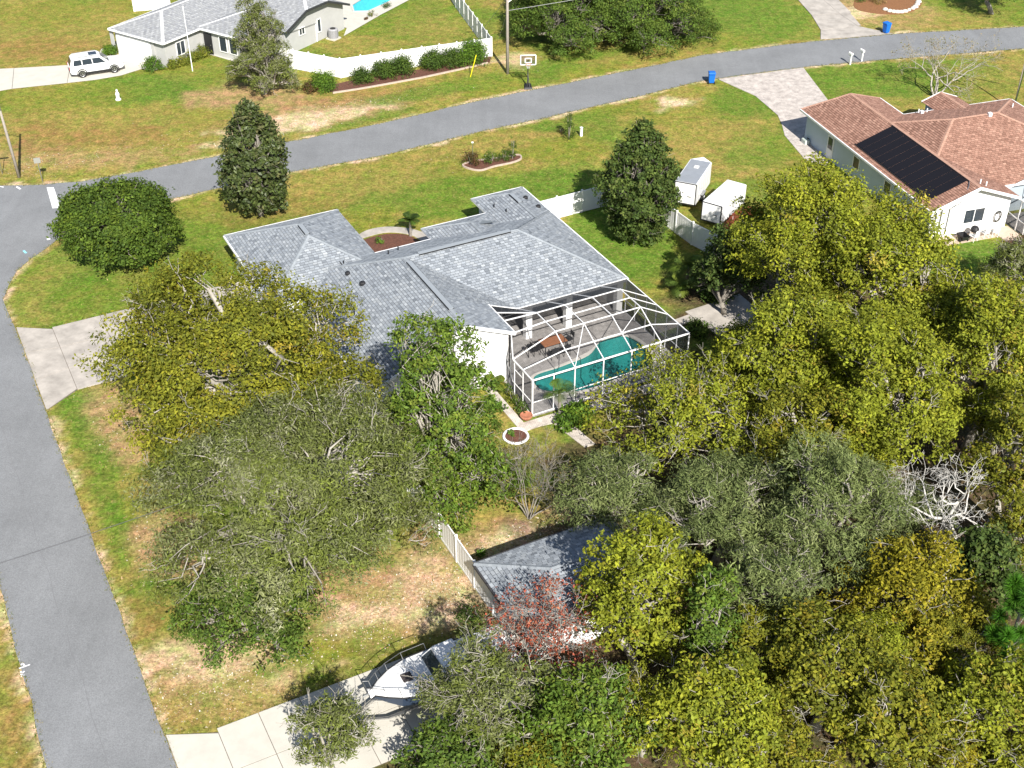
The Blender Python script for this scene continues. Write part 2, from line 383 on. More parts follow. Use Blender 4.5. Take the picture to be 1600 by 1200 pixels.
    blob(lush, 180, 830, 1.2, 5, .6, .5, .46); blob(gold, 120, 760, .9, 8, .5, .7, .46); blob(tan, 265, 850, 2.3, 3.2, 1, .3, .4); blob(lush, 232, 925, 2.4, 1.2, 1, .35); blob(brown, 205, 960, 2, 2, .6, .7)
    blob(tan, 330, 1060, 5, 3, .85, .6); blob(sand, 380, 1040, 4, 1.6, .45, 1.3); blob(gold, 300, 1110, 4, 1.6, .7, .7, .4); blob(tan, 600, 940, 6, 3.2, .95, .5); blob(sand, 690, 925, 2.6, 2.6, .85, 1.0); blob(sand, 620, 960, 4, 1.6, .6, 1.3)
    blob(olive, 520, 1010, 5, .9, .7, .6, .45); blob(tan, 640, 900, 4, 3, .6); blob(gold, 20, 1120, 2.2, 7, .8, .6, .46); blob(brown, 45, 1150, .8, 5, .7, .7, .46)
    # back yard
    blob(lush, 850, 700, 3.5, 5, .65); blob(gold, 770, 800, 4, 3, .75, .8); blob(tan, 790, 840, 4, 2, .85, .7); blob(sand, 800, 845, 2.6, 1.1, .85, 1.1, .45); blob(sand, 910, 800, 2.2, 2, .6, 1.2); blob(gold, 820, 690, 2.4, 2, .55)
    # wooded ground: leaf litter
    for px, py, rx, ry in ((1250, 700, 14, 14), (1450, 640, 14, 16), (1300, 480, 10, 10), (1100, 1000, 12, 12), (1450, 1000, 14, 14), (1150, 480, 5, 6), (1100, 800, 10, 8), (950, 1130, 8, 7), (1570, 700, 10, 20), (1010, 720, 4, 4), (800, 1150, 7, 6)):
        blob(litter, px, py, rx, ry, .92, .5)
    blob(np.array([.45, .17, .06]), 1500, 1190, 1.6, 1.6, .9, .4)
    # bare sandy margin along the asphalt
    near = np.abs(x) < 70
    dist = np.full(len(x), 99.0); pts = np.array(ROAD); seg = np.roll(pts, -1, 0) - pts
    for k in range(len(pts)):
        if abs(pts[k, 0]) > 75: continue
        px, py = pts[k]; sx, sy = seg[k]; m = near & (np.abs(x - px) < 4) & (np.abs(y - py) < 4)
        if not m.any(): continue
        t = np.clip(((x[m] - px) * sx + (y[m] - py) * sy) / (sx * sx + sy * sy + 1e-9), 0, 1)
        dist[m] = np.minimum(dist[m], np.hypot(x[m] - px - t * sx, y[m] - py - t * sy))
    mixin(gold, .8 * sm(1.0, .1, dist + (n3 - .5) * 1.8)); mixin(sand, .8 * sm(.42, .02, dist + (n3 - .5) * 1.0 + (n2 - .5) * 1.0))
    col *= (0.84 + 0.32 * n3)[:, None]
    z = 0.05 * (n1 - .5) * 0
    ny, nx = X.shape
    i = np.arange(ny - 1)[:, None] * nx + np.arange(nx - 1)[None]; quads = np.stack([i, i + 1, i + nx + 1, i + nx], -1).reshape(-1, 4)
    m = bpy.data.materials.new("lawn"); m.use_nodes = True
    n, l = m.node_tree.nodes, m.node_tree.links
    b = n["Principled BSDF"]; b.inputs["Roughness"].default_value = 1.0; b.inputs["Specular IOR Level"].default_value = 0.1
    g = n.new("ShaderNodeNewGeometry"); at = n.new("ShaderNodeAttribute"); at.attribute_name = "Col"
    def noise(s, d=4, r=0.65):
        t = n.new("ShaderNodeTexNoise"); t.inputs["Scale"].default_value = s; t.inputs["Detail"].default_value = d; t.inputs["Roughness"].default_value = r
        l.new(g.outputs["Position"], t.inputs["Vector"]); return t.outputs["Fac"]
    def rng(src, a, b2, c, d):
        r = n.new("ShaderNodeMapRange"); r.inputs[1].default_value = a; r.inputs[2].default_value = b2; r.inputs[3].default_value = c; r.inputs[4].default_value = d; l.new(src, r.inputs[0]); return r.outputs[0]
    nf, nm, nt = noise(5.0, 6, 0.8), noise(1.5, 5, 0.7), noise(3.2, 6, 0.8)
    def mul(a_, b2):
        q = n.new("ShaderNodeMix"); q.data_type = 'RGBA'; q.blend_type = 'MULTIPLY'; q.inputs[0].default_value = 1; l.new(a_, q.inputs[6]); l.new(b2, q.inputs[7]); return q.outputs[2]
    c1 = mul(at.outputs["Color"], rng(nf, .34, .66, .42, 1.55)); c1 = mul(c1, rng(nm, .34, .66, .70, 1.28))
    hu = n.new("ShaderNodeMix"); hu.data_type = 'RGBA'; l.new(rng(noise(0.9, 9, .75), .40, .62, 0, 1), hu.inputs[0]); hu.inputs[6].default_value = (.74, .98, .66, 1); hu.inputs[7].default_value = (1.28, 1.05, 1.25, 1); c1 = mul(c1, hu.outputs[2])
    st = n.new("ShaderNodeMix"); st.data_type = 'RGBA'; l.new(rng(nt, .54, .66, 0, .6), st.inputs[0]); l.new(c1, st.inputs[6]); st.inputs[7].default_value = (0.37, 0.305, 0.12, 1)
    sp = n.new("ShaderNodeMix"); sp.data_type = 'RGBA'; l.new(rng(noise(2.6, 7, .85), .46, .34, 0, .6), sp.inputs[0]); l.new(st.outputs[2], sp.inputs[6]); sp.inputs[7].default_value = (0.115, 0.095, 0.022, 1)
    l.new(sp.outputs[2], b.inputs["Base Color"])
    bp = n.new("ShaderNodeBump"); bp.inputs["Strength"].default_value = 0.75; bp.inputs["Distance"].default_value = 0.10; l.new(nf, bp.inputs["Height"]); l.new(bp.outputs[0], b.inputs["Normal"])
    o = npobj("lawn_ground", np.stack([x, y, np.zeros_like(x) + z], 1), quads, 4, col, m)
    struct(o); return o
build_ground()

# ------------------------------------------------------------------ slabs: driveways, walks
def slab_set(name, polys, material, base_poly, top=0.05, az=AZ1, gap=0.016, joint=CONCJ):
    """a drive: joint bed below, each slab its own part (polys in local grid u,v)"""
    mb = MB(); mb.prism([W(*q, az) for q in base_poly], -0.05, top - 0.02)
    root = struct(obj(name, mb, joint))
    for k, pl in enumerate(polys):
        c = Vector((sum(q[0] for q in pl) / len(pl), sum(q[1] for q in pl) / len(pl)))
        ins = []
        for q in pl:
            d = c - Vector(q); d = Vector((math.copysign(min(abs(d.x), gap), d.x), math.copysign(min(abs(d.y), gap), d.y))); ins.append(Vector(q) + d)
        mb = MB(); mb.prism([W(q.x, q.y, az) for q in ins], 0.0, top + random.uniform(-.003, .003))
        obj("slab", mb, material, root, bevel=0.006)
    return root
vs = [69.1, 71.75, 74.4, 77.1]
pl = [[(3.3, 67.8), (5.43, 69.2), (5.43, 71.75), (3.3, 71.3)], [(3.3, 71.3), (5.43, 71.75), (5.43, 74.4), (3.3, 74.8)], [(3.3, 74.8), (5.43, 74.4), (5.43, 76.85), (3.3, 78.2)]]
for u0, u1 in ((5.43, 8.6), (8.6, 11.8), (11.8, 15), (15, 18.7)):
    for a, b_ in zip(vs[:-1], vs[1:]): pl.append([(u0, a), (u1, a), (u1, b_), (u0, b_)])
slab_set("driveway", pl, CONC, [(3.3, 67.8), (5.43, 69.12), (18.7, 69.1), (18.7, 77.1), (5.43, 76.9), (3.3, 78.2)])
vs = [34.3, 36.95, 39.55]
pl = [[(3.3, 33.0), (5.45, 34.3), (5.45, 36.95), (3.3, 36.95)], [(3.3, 36.95), (5.45, 36.95), (5.45, 39.25), (3.3, 40.25)]]
us = [5.45, 7.4, 9.35, 11.3, 13.25, 15.2, 17.3, 19.4]
for u0, u1 in zip(us[:-1], us[1:]):
    for a, b_ in zip(vs[:-1], vs[1:]): pl.append([(u0, a), (u1, a), (u1, b_), (u0, b_)])
slab_set("driveway", pl, CONCW, [(3.3, 33.0), (5.45, 34.3), (19.4, 34.3), (19.4, 39.55), (5.45, 39.3), (3.3, 40.25)])
# drive across the street (upper left), in that house's grid
def wpoly(pts): return [tuple(P(*q).xy) for q in pts]
def slab_px(name, polys, material, top=0.05):
    allp = [w for pl in polys for w in wpoly(pl)]
    mb = MB()
    for plp in polys: mb.prism(wpoly(plp), -0.05, top - 0.02 + random.uniform(0, .002))
    root = struct(obj(name, mb, CONCJ))
    for plp in polys:
        w = [Vector(q) for q in wpoly(plp)]; c = sum(w, Vector((0, 0))) / len(w)
        w = [q + (c - q).normalized() * 0.03 for q in w]
        mb = MB(); mb.prism([tuple(q) for q in w], 0, top + random.uniform(-.003, .003)); obj("slab", mb, material, root, bevel=0.006)
    return root
slab_px("driveway", [[(-160, 116), (-75, 112), (-70, 155), (-160, 160)], [(-75, 112), (22, 107), (19, 139), (-70, 155)], [(22, 107), (110, 102), (105, 130), (19, 139)], [(110, 102), (150, 97), (196, 81), (229, 91), (222, 108), (190, 118), (150, 125), (105, 130)]], CONCW)
slab_px("walkway", [[(222, 108), (229, 96), (262, 92), (263, 103), (240, 111)], [(262, 92), (300, 82), (305, 91), (280, 99), (263, 103)], [(300, 82), (322, 72), (345, 82), (330, 86), (305, 91)], [(330, 86), (345, 80), (380, 92), (374, 99)]], CONCW, .045)
# driveways upper right
slab_px("driveway", [[(1238, -10), (1275, -10), (1312, 22), (1268, 24)], [(1275, -10), (1300, -10), (1330, 20), (1312, 22)], [(1268, 24), (1312, 22), (1340, 41), (1282, 47)], [(1312, 22), (1326, 18), (1345, 40), (1340, 41)], [(1282, 47), (1340, 41), (1395, 53), (1330, 59), (1282, 62)]], CONC)
mb = MB(); mb.prism(wpoly([(1122, 124), (1255, 106), (1296, 160), (1330, 190), (1290, 260), (1258, 250), (1226, 212), (1222, 196), (1215, 180), (1180, 150)]), 0, .04)
struct(obj("paver_driveway", mb, paver_mat("blotched_pavers", (0.60, 0.55, 0.505), (0.53, 0.475, 0.43), (0.36, 0.31, 0.28), 3.0, AZ2)))
# paver path and borders round the pool cage
PAVL = paver_mat("pale_pavers", (0.66, 0.60, 0.53), (0.58, 0.52, 0.46), (0.36, 0.31, 0.27), 3.0)
mb = MB(); mb.prism([W(*q) for q in ((27.9, 57.6), (28.45, 57.6), (28.45, 53.35), (29.5, 53.35), (31.5, 53.3), (41, 53.3), (41, 52.5), (31.2, 52.4), (30.0, 52.5), (29.1, 52.6), (27.9, 52.55))], 0, .05)
struct(obj("paver_walkway", mb, PAVL))
mb = MB(); mb.prism([W(*q) for q in ((30.0, 52.4), (30.9, 52.4), (31.2, 49.6), (30.5, 49.6))], 0, .045)
struct(obj("paver_walkway", mb, PAVL))
mb = MB(); mb.prism([W(*q) for q in ((40.6, 58.6), (44.0, 58.9), (44.0, 58.1), (40.6, 57.9))], 0, .045); mb.prism([W(*q) for q in ((44.0, 59.3), (48.6, 59.5), (48.4, 54.5), (44.3, 55.0))], 0, .055)
struct(obj("patio_slab", mb, CONC))

# ------------------------------------------------------------------ roofs with real shingle tabs
def clip_poly(poly, edge_a, edge_b):
    """keep the side left of a->b (2-D)"""
    out = []; ax, ay = edge_a; ex, ey = edge_b[0] - ax, edge_b[1] - ay
    side = lambda q: ex * (q[1] - ay) - ey * (q[0] - ax)
    for i in range(len(poly)):
        p, q = poly[i - 1], poly[i]; sp_, sq = side(p), side(q)
        if (sp_ >= 0) != (sq >= 0):
            t = sp_ / (sp_ - sq); out.append((p[0] + (q[0] - p[0]) * t, p[1] + (q[1] - p[1]) * t))
        if sq >= 0: out.append(q)
    return out
def roof_parts(root, planes, tones, deck, covers, row=0.20, tabw=(0.29, 0.34), seed=1, cap_tone=None, caps=()):
    """planes: convex 3-D polygons (first edge = eave); covers(x,y,skip)->height of other roof planes there, to leave out buried tabs"""
    rg = random.Random(seed); dk = MB(); V = []; Fc = []; C = []
    for k, poly in enumerate(planes):
        pts = [Vector(q) for q in poly]; e = (pts[1] - pts[0]).normalized()
        nrm = Vector((0, 0, 0))
        for i in range(len(pts)): nrm += (pts[i] - pts[0]).cross(pts[(i + 1) % len(pts)] - pts[0])
        nrm.normalize()
        if nrm.z < 0: nrm = -nrm
        up = nrm.cross(e).normalized()
        if up.z < 0: up = -up
        o = pts[0]; p2 = [((q - o).dot(e), (q - o).dot(up)) for q in pts]
        area = sum(p2[i - 1][0] * p2[i][1] - p2[i][0] * p2[i - 1][1] for i in range(len(p2)))
        if area < 0: p2 = p2[::-1]
        dk.poly([q - nrm * 0.004 for q in pts])
        x0, x1 = min(q[0] for q in p2), max(q[0] for q in p2); y0, y1 = min(q[1] for q in p2), max(q[1] for q in p2)
        r = 0; y = y0 - 0.03
        while y < y1:
            x = x0 - (0.17 if r % 2 else 0.0) - 0.05; ci = 0
            while x < x1:
                w = rg.uniform(*tabw); ci += 1; quad = [(x, y + row * .13), (x + w - .022, y + row * .13), (x + w - .022, y + row * 1.01), (x, y + row * 1.01)]  # gap below each tab bares dark underlay as a built-in shadow line
                c = quad
                for i in range(len(p2)):
                    c = clip_poly(c, p2[i], p2[(i + 1) % len(p2)])
                    if len(c) < 3: break
                if len(c) >= 3:
                    m = Vector((sum(q[0] for q in c) / len(c), sum(q[1] for q in c) / len(c))); w3 = o + e * m.x + up * m.y
                    if covers is None or w3.z > covers(w3.x, w3.y, k) - 0.12:
                        thick = rg.uniform(0.012, 0.026); t = rg.choices(tones[0], tones[1])[0]; g = rg.uniform(0.92, 1.08) * (1.06 if (ci + r // 2) % 2 else .91)
                        i0 = len(V)
                        for q in c:
                            lift = 0.004 + thick * max(0, 1 - (q[1] - y) / (row * 1.12)); V.append(o + e * q[0] + up * q[1] + nrm * lift); C.append([t[0] * g, t[1] * g, t[2] * g])
                        Fc.append(list(range(i0, i0 + len(c))))
                        low = [q for q in c if q[1] <= y + row * .13 + 0.01]
                        if len(low) >= 2:
                            a, b_ = min(low), max(low); i1 = len(V)
                            for q, lf in ((a, 0.0), (b_, 0.0), (b_, .004 + thick), (a, .004 + thick)): V.append(o + e * q[0] + up * q[1] + nrm * lf); C.append([t[0] * g * .9, t[1] * g * .9, t[2] * g * .9])
                            Fc.append([i1, i1 + 1, i1 + 2, i1 + 3])
                x += w
            y += row; r += 1
    for a, b_, wd in caps:                      # ridge and hip caps: overlapping folded tabs
        a = Vector(a); b_ = Vector(b_); d = (b_ - a); L = d.length; d.normalize(); s_ = d.cross(Vector((0, 0, 1))).normalized(); n_ = s_.cross(d)
        k = int(L / 0.24)
        for i in range(k):
            p0 = a + d * (L * i / k); p1 = a + d * (L * (i + 1.15) / k); t = rg.choice(cap_tone or tones[0]); g = rg.uniform(.95, 1.1)
            i0 = len(V)
            for p, lf in ((p0, .05), (p1, .035)):
                V += [p + s_ * wd - n_ * (wd * .38 - lf), p + n_ * lf, p - s_ * wd - n_ * (wd * .38 - lf)]
            C += [[t[0] * g, t[1] * g, t[2] * g]] * 6
            Fc += [[i0, i0 + 1, i0 + 4, i0 + 3], [i0 + 1, i0 + 2, i0 + 5, i0 + 4]]
    ro = obj("roof", dk, deck, root)
    me = bpy.data.meshes.new("shingles"); me.from_pydata([tuple(v) for v in V], [], Fc)
    ca = me.color_attributes.new("Col", 'FLOAT_COLOR', 'POINT'); ca.data.foreach_set("color", np.concatenate([np.array(C, np.float32), np.ones((len(C), 1), np.float32)], 1).ravel())
    me.materials.append(SHING); so = link(bpy.data.objects.new("shingles", me), ro); so["kind"] = "stuff"
    return ro
def plane_z(poly):
    a, b_, c = (Vector(q) for q in poly[:3]); n = (b_ - a).cross(c - a)
    return lambda x, y: a.z - (n.x * (x - a.x) + n.y * (y - a.y)) / n.z
def inside(poly, x, y):
    s = 0
    for i in range(len(poly)):
        p, q = poly[i - 1], poly[i]; c = (q[0] - p[0]) * (y - p[1]) - (q[1] - p[1]) * (x - p[0])
        if abs(c) < 1e-9: continue
        if s == 0: s = math.copysign(1, c)
        elif s * c < 0: return False
    return True
def cover_fn(planes):
    pz = [plane_z(p) for p in planes]
    def f(x, y, skip):
        z = -9
        for i, p in enumerate(planes):
            if i != skip and inside(p, x, y): z = max(z, pz[i](x, y))
        return z
    return f
def hip(u0, u1, v0, v1, z, s, axis='v', g0=False, g1=False):
    """hip/gable roof; axis = ridge direction; g0/g1 gable at low/high end. Returns planes and ridge/hip lines"""
    if axis == 'u':
        pl, ln = hip(v0, v1, u0, u1, z, s, 'v', g0, g1)
        sw = lambda q: (q[1], q[0], q[2])
        return [[sw(q) for q in p] for p in pl], [(sw(a), sw(b_)) for a, b_ in ln]
    h = (u1 - u0) / 2; um = (u0 + u1) / 2; zr = z + s * h
    r0 = (um, v0 if g0 else v0 + h, zr); r1 = (um, v1 if g1 else v1 - h, zr)
    A, B, C_, D = (u0, v0, z), (u1, v0, z), (u1, v1, z), (u0, v1, z)
    pl = [[A, D, r1, r0], [B, C_, r1, r0]]; ln = [(r0, r1)]
    if not g0: pl.append([A, B, r0]); ln += [(A, r0), (B, r0)]
    if not g1: pl.append([D, C_, r1]); ln += [(D, r1), (C_, r1)]
    return pl, ln
GREY_T = ([(0.270, 0.296, 0.326), (0.306, 0.332, 0.360), (0.240, 0.264, 0.294), (0.345, 0.370, 0.394), (0.185, 0.206, 0.232)], [5, 5, 4, 2, 1.2])
GREY_C = [(0.25, 0.275, 0.30), (0.275, 0.30, 0.325)]
GREY2_T = ([(0.30, 0.31, 0.325), (0.345, 0.355, 0.365), (0.27, 0.28, 0.30)], [4, 4, 2])
BRN_T = ([(0.315, 0.172, 0.126), (0.360, 0.200, 0.148), (0.260, 0.138, 0.100), (0.400, 0.232, 0.172)], [5, 4, 3, 2])

def window(root, c, w, h, axis, out, panes=2, frame=WHITE, depth=0.06):
    """window on a wall: axis 0 = runs along local x, 1 = along y; out = +1/-1 outward direction on the other axis"""
    def bx(mb, du, dz, ww, hh, off, d):
        p = [c[0], c[1], c[2] + dz]; p[axis] += du; p[1 - axis] += out * off
        s_ = [d, d, hh]; s_[axis] = ww; s_[2] = hh; mb.box(p, s_)
    mb = MB()
    for du in (-w / 2, w / 2): bx(mb, du, 0, 0.08, h + .08, .03, depth)
    for dz in (-h / 2, h / 2): bx(mb, 0, dz, w - .08, 0.08, .03, depth)
    for k in range(1, panes): bx(mb, -w / 2 + w * k / panes, 0, 0.06, h - .08, .025, depth)
    f = obj("window", mb, frame, root)
    for k in range(panes):
        mb = MB(); bx(mb, -w / 2 + w * (k + .5) / panes, 0, w / panes - .06, h - .07, .012, .03); obj("pane", mb, GLASS, f)
    return f

# ------------------------------------------------------------------ main house (grey shingle roof)
def main_house():
    U0, V0 = 30.0, 65.0
    root = thing("house", "white stucco house with large light grey shingle roof and pool cage behind", "house", W(U0, V0), AZ1)
    T = lambda q: (q[0] - U0, q[1] - V0, q[2])
    s = 0.45; z = 2.6
    planes = []; lines = []
    p, l = hip(18.27, 26.77, 69.05, 79.35, z, s); planes += p; lines += l
    # main block: ridge at v=66.7 from u=26.75 to 34.97
    R0 = (26.75, 66.68, 5.05); R1 = (34.95, 66.68, 5.05); G0 = (26.75, 57.55, 5.05)
    zl = 5.05 - s * (26.75 - 20.35)
    hz = lambda v: 2.6 + s * (72.15 - v)
    fl = (20.35, 72.15 - (zl - 2.6) / s, zl)
    planes.append([(20.35, 57.55, zl), fl, R0, G0]); lines += [(R0, G0), (R0, (21.3, 72.15, 2.6))]
    planes.append([(21.3, 72.15, 2.6), (40.42, 72.15, 2.6), R1, R0]); lines.append((R0, R1))
    planes.append([(40.42, 61.2, 2.6), (40.42, 72.15, 2.6), R1]); lines += [(R1, (40.42, 61.2, 2.6)), (R1, (40.42, 72.15, 2.6))]
    planes.append([(32.2, 61.2, 2.6), (40.42, 61.2, 2.6), R1, R0])
    planes.append([(30.0, 57.55, 5.05 - s * 3.25), (30.0, 61.2, 5.05 - s * 3.25), (26.75, 61.2, 5.05), G0])
    planes.append([(30.0, 61.2, 5.05 - s * 3.25), (32.2, 61.2, 2.6), R0, (26.75, 61.2, 5.05)])
    p, l = hip(31.0, 36.4, 66.0, 73.85, z, s); planes += p; lines += l[:1] + l[3:]
    p, l = hip(36.17, 40.425, 67.0, 76.36, z, s); planes += p; lines += l[:1] + l[3:]
    planes = [[T(q) for q in p] for p in planes]
    ro = roof_parts(root, planes, GREY_T, DECKG, cover_fn(planes), caps=[(T(a), T(b_), .14) for a, b_ in lines], cap_tone=GREY_C, seed=4)
    # fascia / gutter boards along the eaves
    edges = [((18.27, 79.35), (26.77, 79.35)), ((26.77, 79.35), (26.77, 72.15)), ((26.77, 72.15), (31.0, 72.15)), ((31, 72.15), (31, 73.85)), ((31, 73.85), (36.2, 73.85)), ((36.17, 73.85), (36.17, 76.36)), ((36.17, 76.36), (40.42, 76.36)), ((40.42, 76.36), (40.42, 61.2)), ((40.42, 61.2), (32.2, 61.2)), ((18.27, 79.35), (18.27, 69.05))]
    for a, b_ in edges:
        mb = MB(); d = Vector((b_[0] - a[0], b_[1] - a[1])).normalized(); nn = Vector((d.y, -d.x))
        c = Vector(((a[0] + b_[0]) / 2, (a[1] + b_[1]) / 2)); 
        if (c - Vector((30, 68))).dot(nn) < 0: nn = -nn
        mb.bar((a[0] - U0 + nn.x * .05, a[1] - V0 + nn.y * .05, z - .06), (b_[0] - U0 + nn.x * .05, b_[1] - V0 + nn.y * .05, z - .06), .10, .15); obj("fascia", mb, ALU, root)
    mb = MB(); mb.bar(T((20.28, 57.5, zl - .05)), T((20.28, 69.2, zl - .05)), .1, .14); obj("fascia", mb, ALU, root)
    for a, b_ in (((20.35, 57.5, zl - .07), (26.75, 57.5, 4.98)), ((26.75, 57.5, 4.98), (30.05, 57.5, 5.05 - s * 3.25 - .07))):
        mb = MB(); mb.bar(T(a), T(b_), .09, .2); obj("rake_board", mb, ALU, root)
    mb = MB(); mb.bar(T((30.05, 57.5, 3.5)), T((30.05, 61.2, 3.5)), .08, .16); obj("fascia", mb, ALU, root)
    # walls
    mb = MB()
    mb.box(T((22.5, 74.2, 1.27)), (7.6, 9.4, 2.54)); obj("wall", mb, STUCCO, root)
    mb = MB(); mb.box(T((33.6, 68.1, 1.26)), (12.8, 7.5, 2.52)); obj("wall", mb, STUCCO, root)
    mb = MB(); mb.box(T((33.7, 72.4, 1.27)), (4.6, 2.0, 2.54)); mb.box(T((38.3, 73.6, 1.265)), (3.4, 4.7, 2.53)); obj("wall", mb, STUCCO, root)
    mb = MB(); mb.box(T((25.0, 66.4, 1.0)), (8.2, 7.0, 2.0)); obj("wall", mb, STUCCO, root)
    mb = MB(); mb.box(T((40.05, 63.2, 1.26)), (.2, 2.3, 2.52)); obj("wall", mb, STUCCO, root)
    g = [(20.75, 57.8, 0), (29.7, 57.8, 0), (29.7, 57.8, 3.58), (26.75, 57.8, 4.93), (20.75, 57.8, 2.28)]
    mb = MB(); mb.wallpoly([T(q) for q in g], (0, 5.4, 0)); obj("gable_wall", mb, STUCCO, root, tri=True)
    mb = MB(); mb.tube([T((29.75, 57.72, 3.4)), T((29.75, 57.72, .2))], .045, 6); obj("downspout", mb, DARK, root)
    # lanai wall facing the pool: sliding doors, columns
    for u in (32.5, 35.6, 38.6):
        mb = MB(); mb.box(T((u, 64.28, 1.2)), (2.2, .08, 2.2)); f = obj("sliding_door", mb, WHITE, root)
        for k in (-1, 1):
            mb = MB(); mb.box(T((u + k * .54, 64.23, 1.2)), (.95, .05, 2.0)); obj("pane", mb, GLASS, f)
    for u in (33.0, 36.0, 39.9):
        mb = MB(); mb.box(T((u, 61.45, 1.25)), (.45, .45, 2.5)); obj("column", mb, STUCCO, root, bevel=.01)
    window(root, T((20.75, 63.5, 1.3)), 1.6, 1.2, 1, -1)
    window(root, T((18.7, 77.0, 1.4)), 1.2, 1.2, 1, -1)
    mb = MB(); mb.box(T((18.66, 73.2, 1.1)), (.1, 4.8, 2.2)); gd = obj("garage_door", mb, WHITE, root)
    for k in range(4):
        mb = MB(); mb.box(T((18.6, 73.2, .28 + k * .55)), (.05, 4.7, .48)); obj("panel", mb, WHITE, gd)
    # ridge vents, flues
    def on(u, v):
        x, y = u - U0, v - V0; return max(plane_z(p)(x, y) for p in planes if inside(p, x, y))
    def rvent(u0, v0, u1, v1, zc):
        d = Vector((u1 - u0, v1 - v0)).normalized(); nn = Vector((-d.y, d.x)) * .17
        mb = MB(); mb.bar((u0 - U0, v0 - V0, zc + .05), (u1 - U0, v1 - V0, zc + .05), .32, .05); v_ = obj("ridge_vent", mb, mat("vent_cap", (.25, .275, .30), .85), root)
        for sg in (-1, 1):
            mb = MB(); mb.bar((u0 - U0 + nn.x * sg, v0 - V0 + nn.y * sg, zc + .015), (u1 - U0 + nn.x * sg, v1 - V0 + nn.y * sg, zc + .015), .045, .07); obj("vent_slot", mb, DARK, v_)
    rvent(26.75, 59.6, 26.75, 66.0, 5.06); rvent(27.7, 66.68, 34.4, 66.68, 5.06); rvent(22.52, 73.5, 22.52, 74.9, 4.52); rvent(38.3, 72.6, 38.3, 74.0, 3.57); rvent(23.9, 70.1, 23.9, 71.5, on(23.9, 70.8))
    for px, py, hh, r in ((543, 424, .12, .17), (566, 439, .14, .2), (821, 307, .13, .18), (841, 320, .13, .18)):
        q = L2(*P(px, py, 3.4).xy); zz = on(q[0], q[1]); q = L2(*P(px, py, zz + .1).xy); zz = on(*q)
        mb = MB(); mb.lathe([(r, -.05), (r, hh), (r * .8, hh + .05), (r * .2, hh + .08)], 10, (q[0] - U0, q[1] - V0, zz)); obj("roof_vent", mb, DARK, root)
    for px, py in ((537, 412), (554, 491), (607, 398), (622, 388), (772, 327), (791, 333)):
        q = L2(*P(px, py, 3.4).xy); zz = on(q[0], q[1]); q = L2(*P(px, py, zz + .1).xy); zz = on(*q)
        mb = MB(); mb.tube([(q[0] - U0, q[1] - V0, zz - .05), (q[0] - U0, q[1] - V0, zz + .3)], .045, 7); obj("vent_pipe", mb, DARK, root)
    mb = MB(); mb.add([T((34.2, 72.9, 3.12)), T((34.3, 70.9, 3.62)), T((35.6, 71.0, 3.42)), T((34.7, 71.6, 3.05))], [(0, 1, 2), (0, 3, 1), (0, 2, 3), (1, 3, 2)]); obj("roof_triangle", mb, mat("flat_grey", (.20, .22, .235), .6), root)  # flat grey triangle laid over the entry wing hip
    return root
main_house()

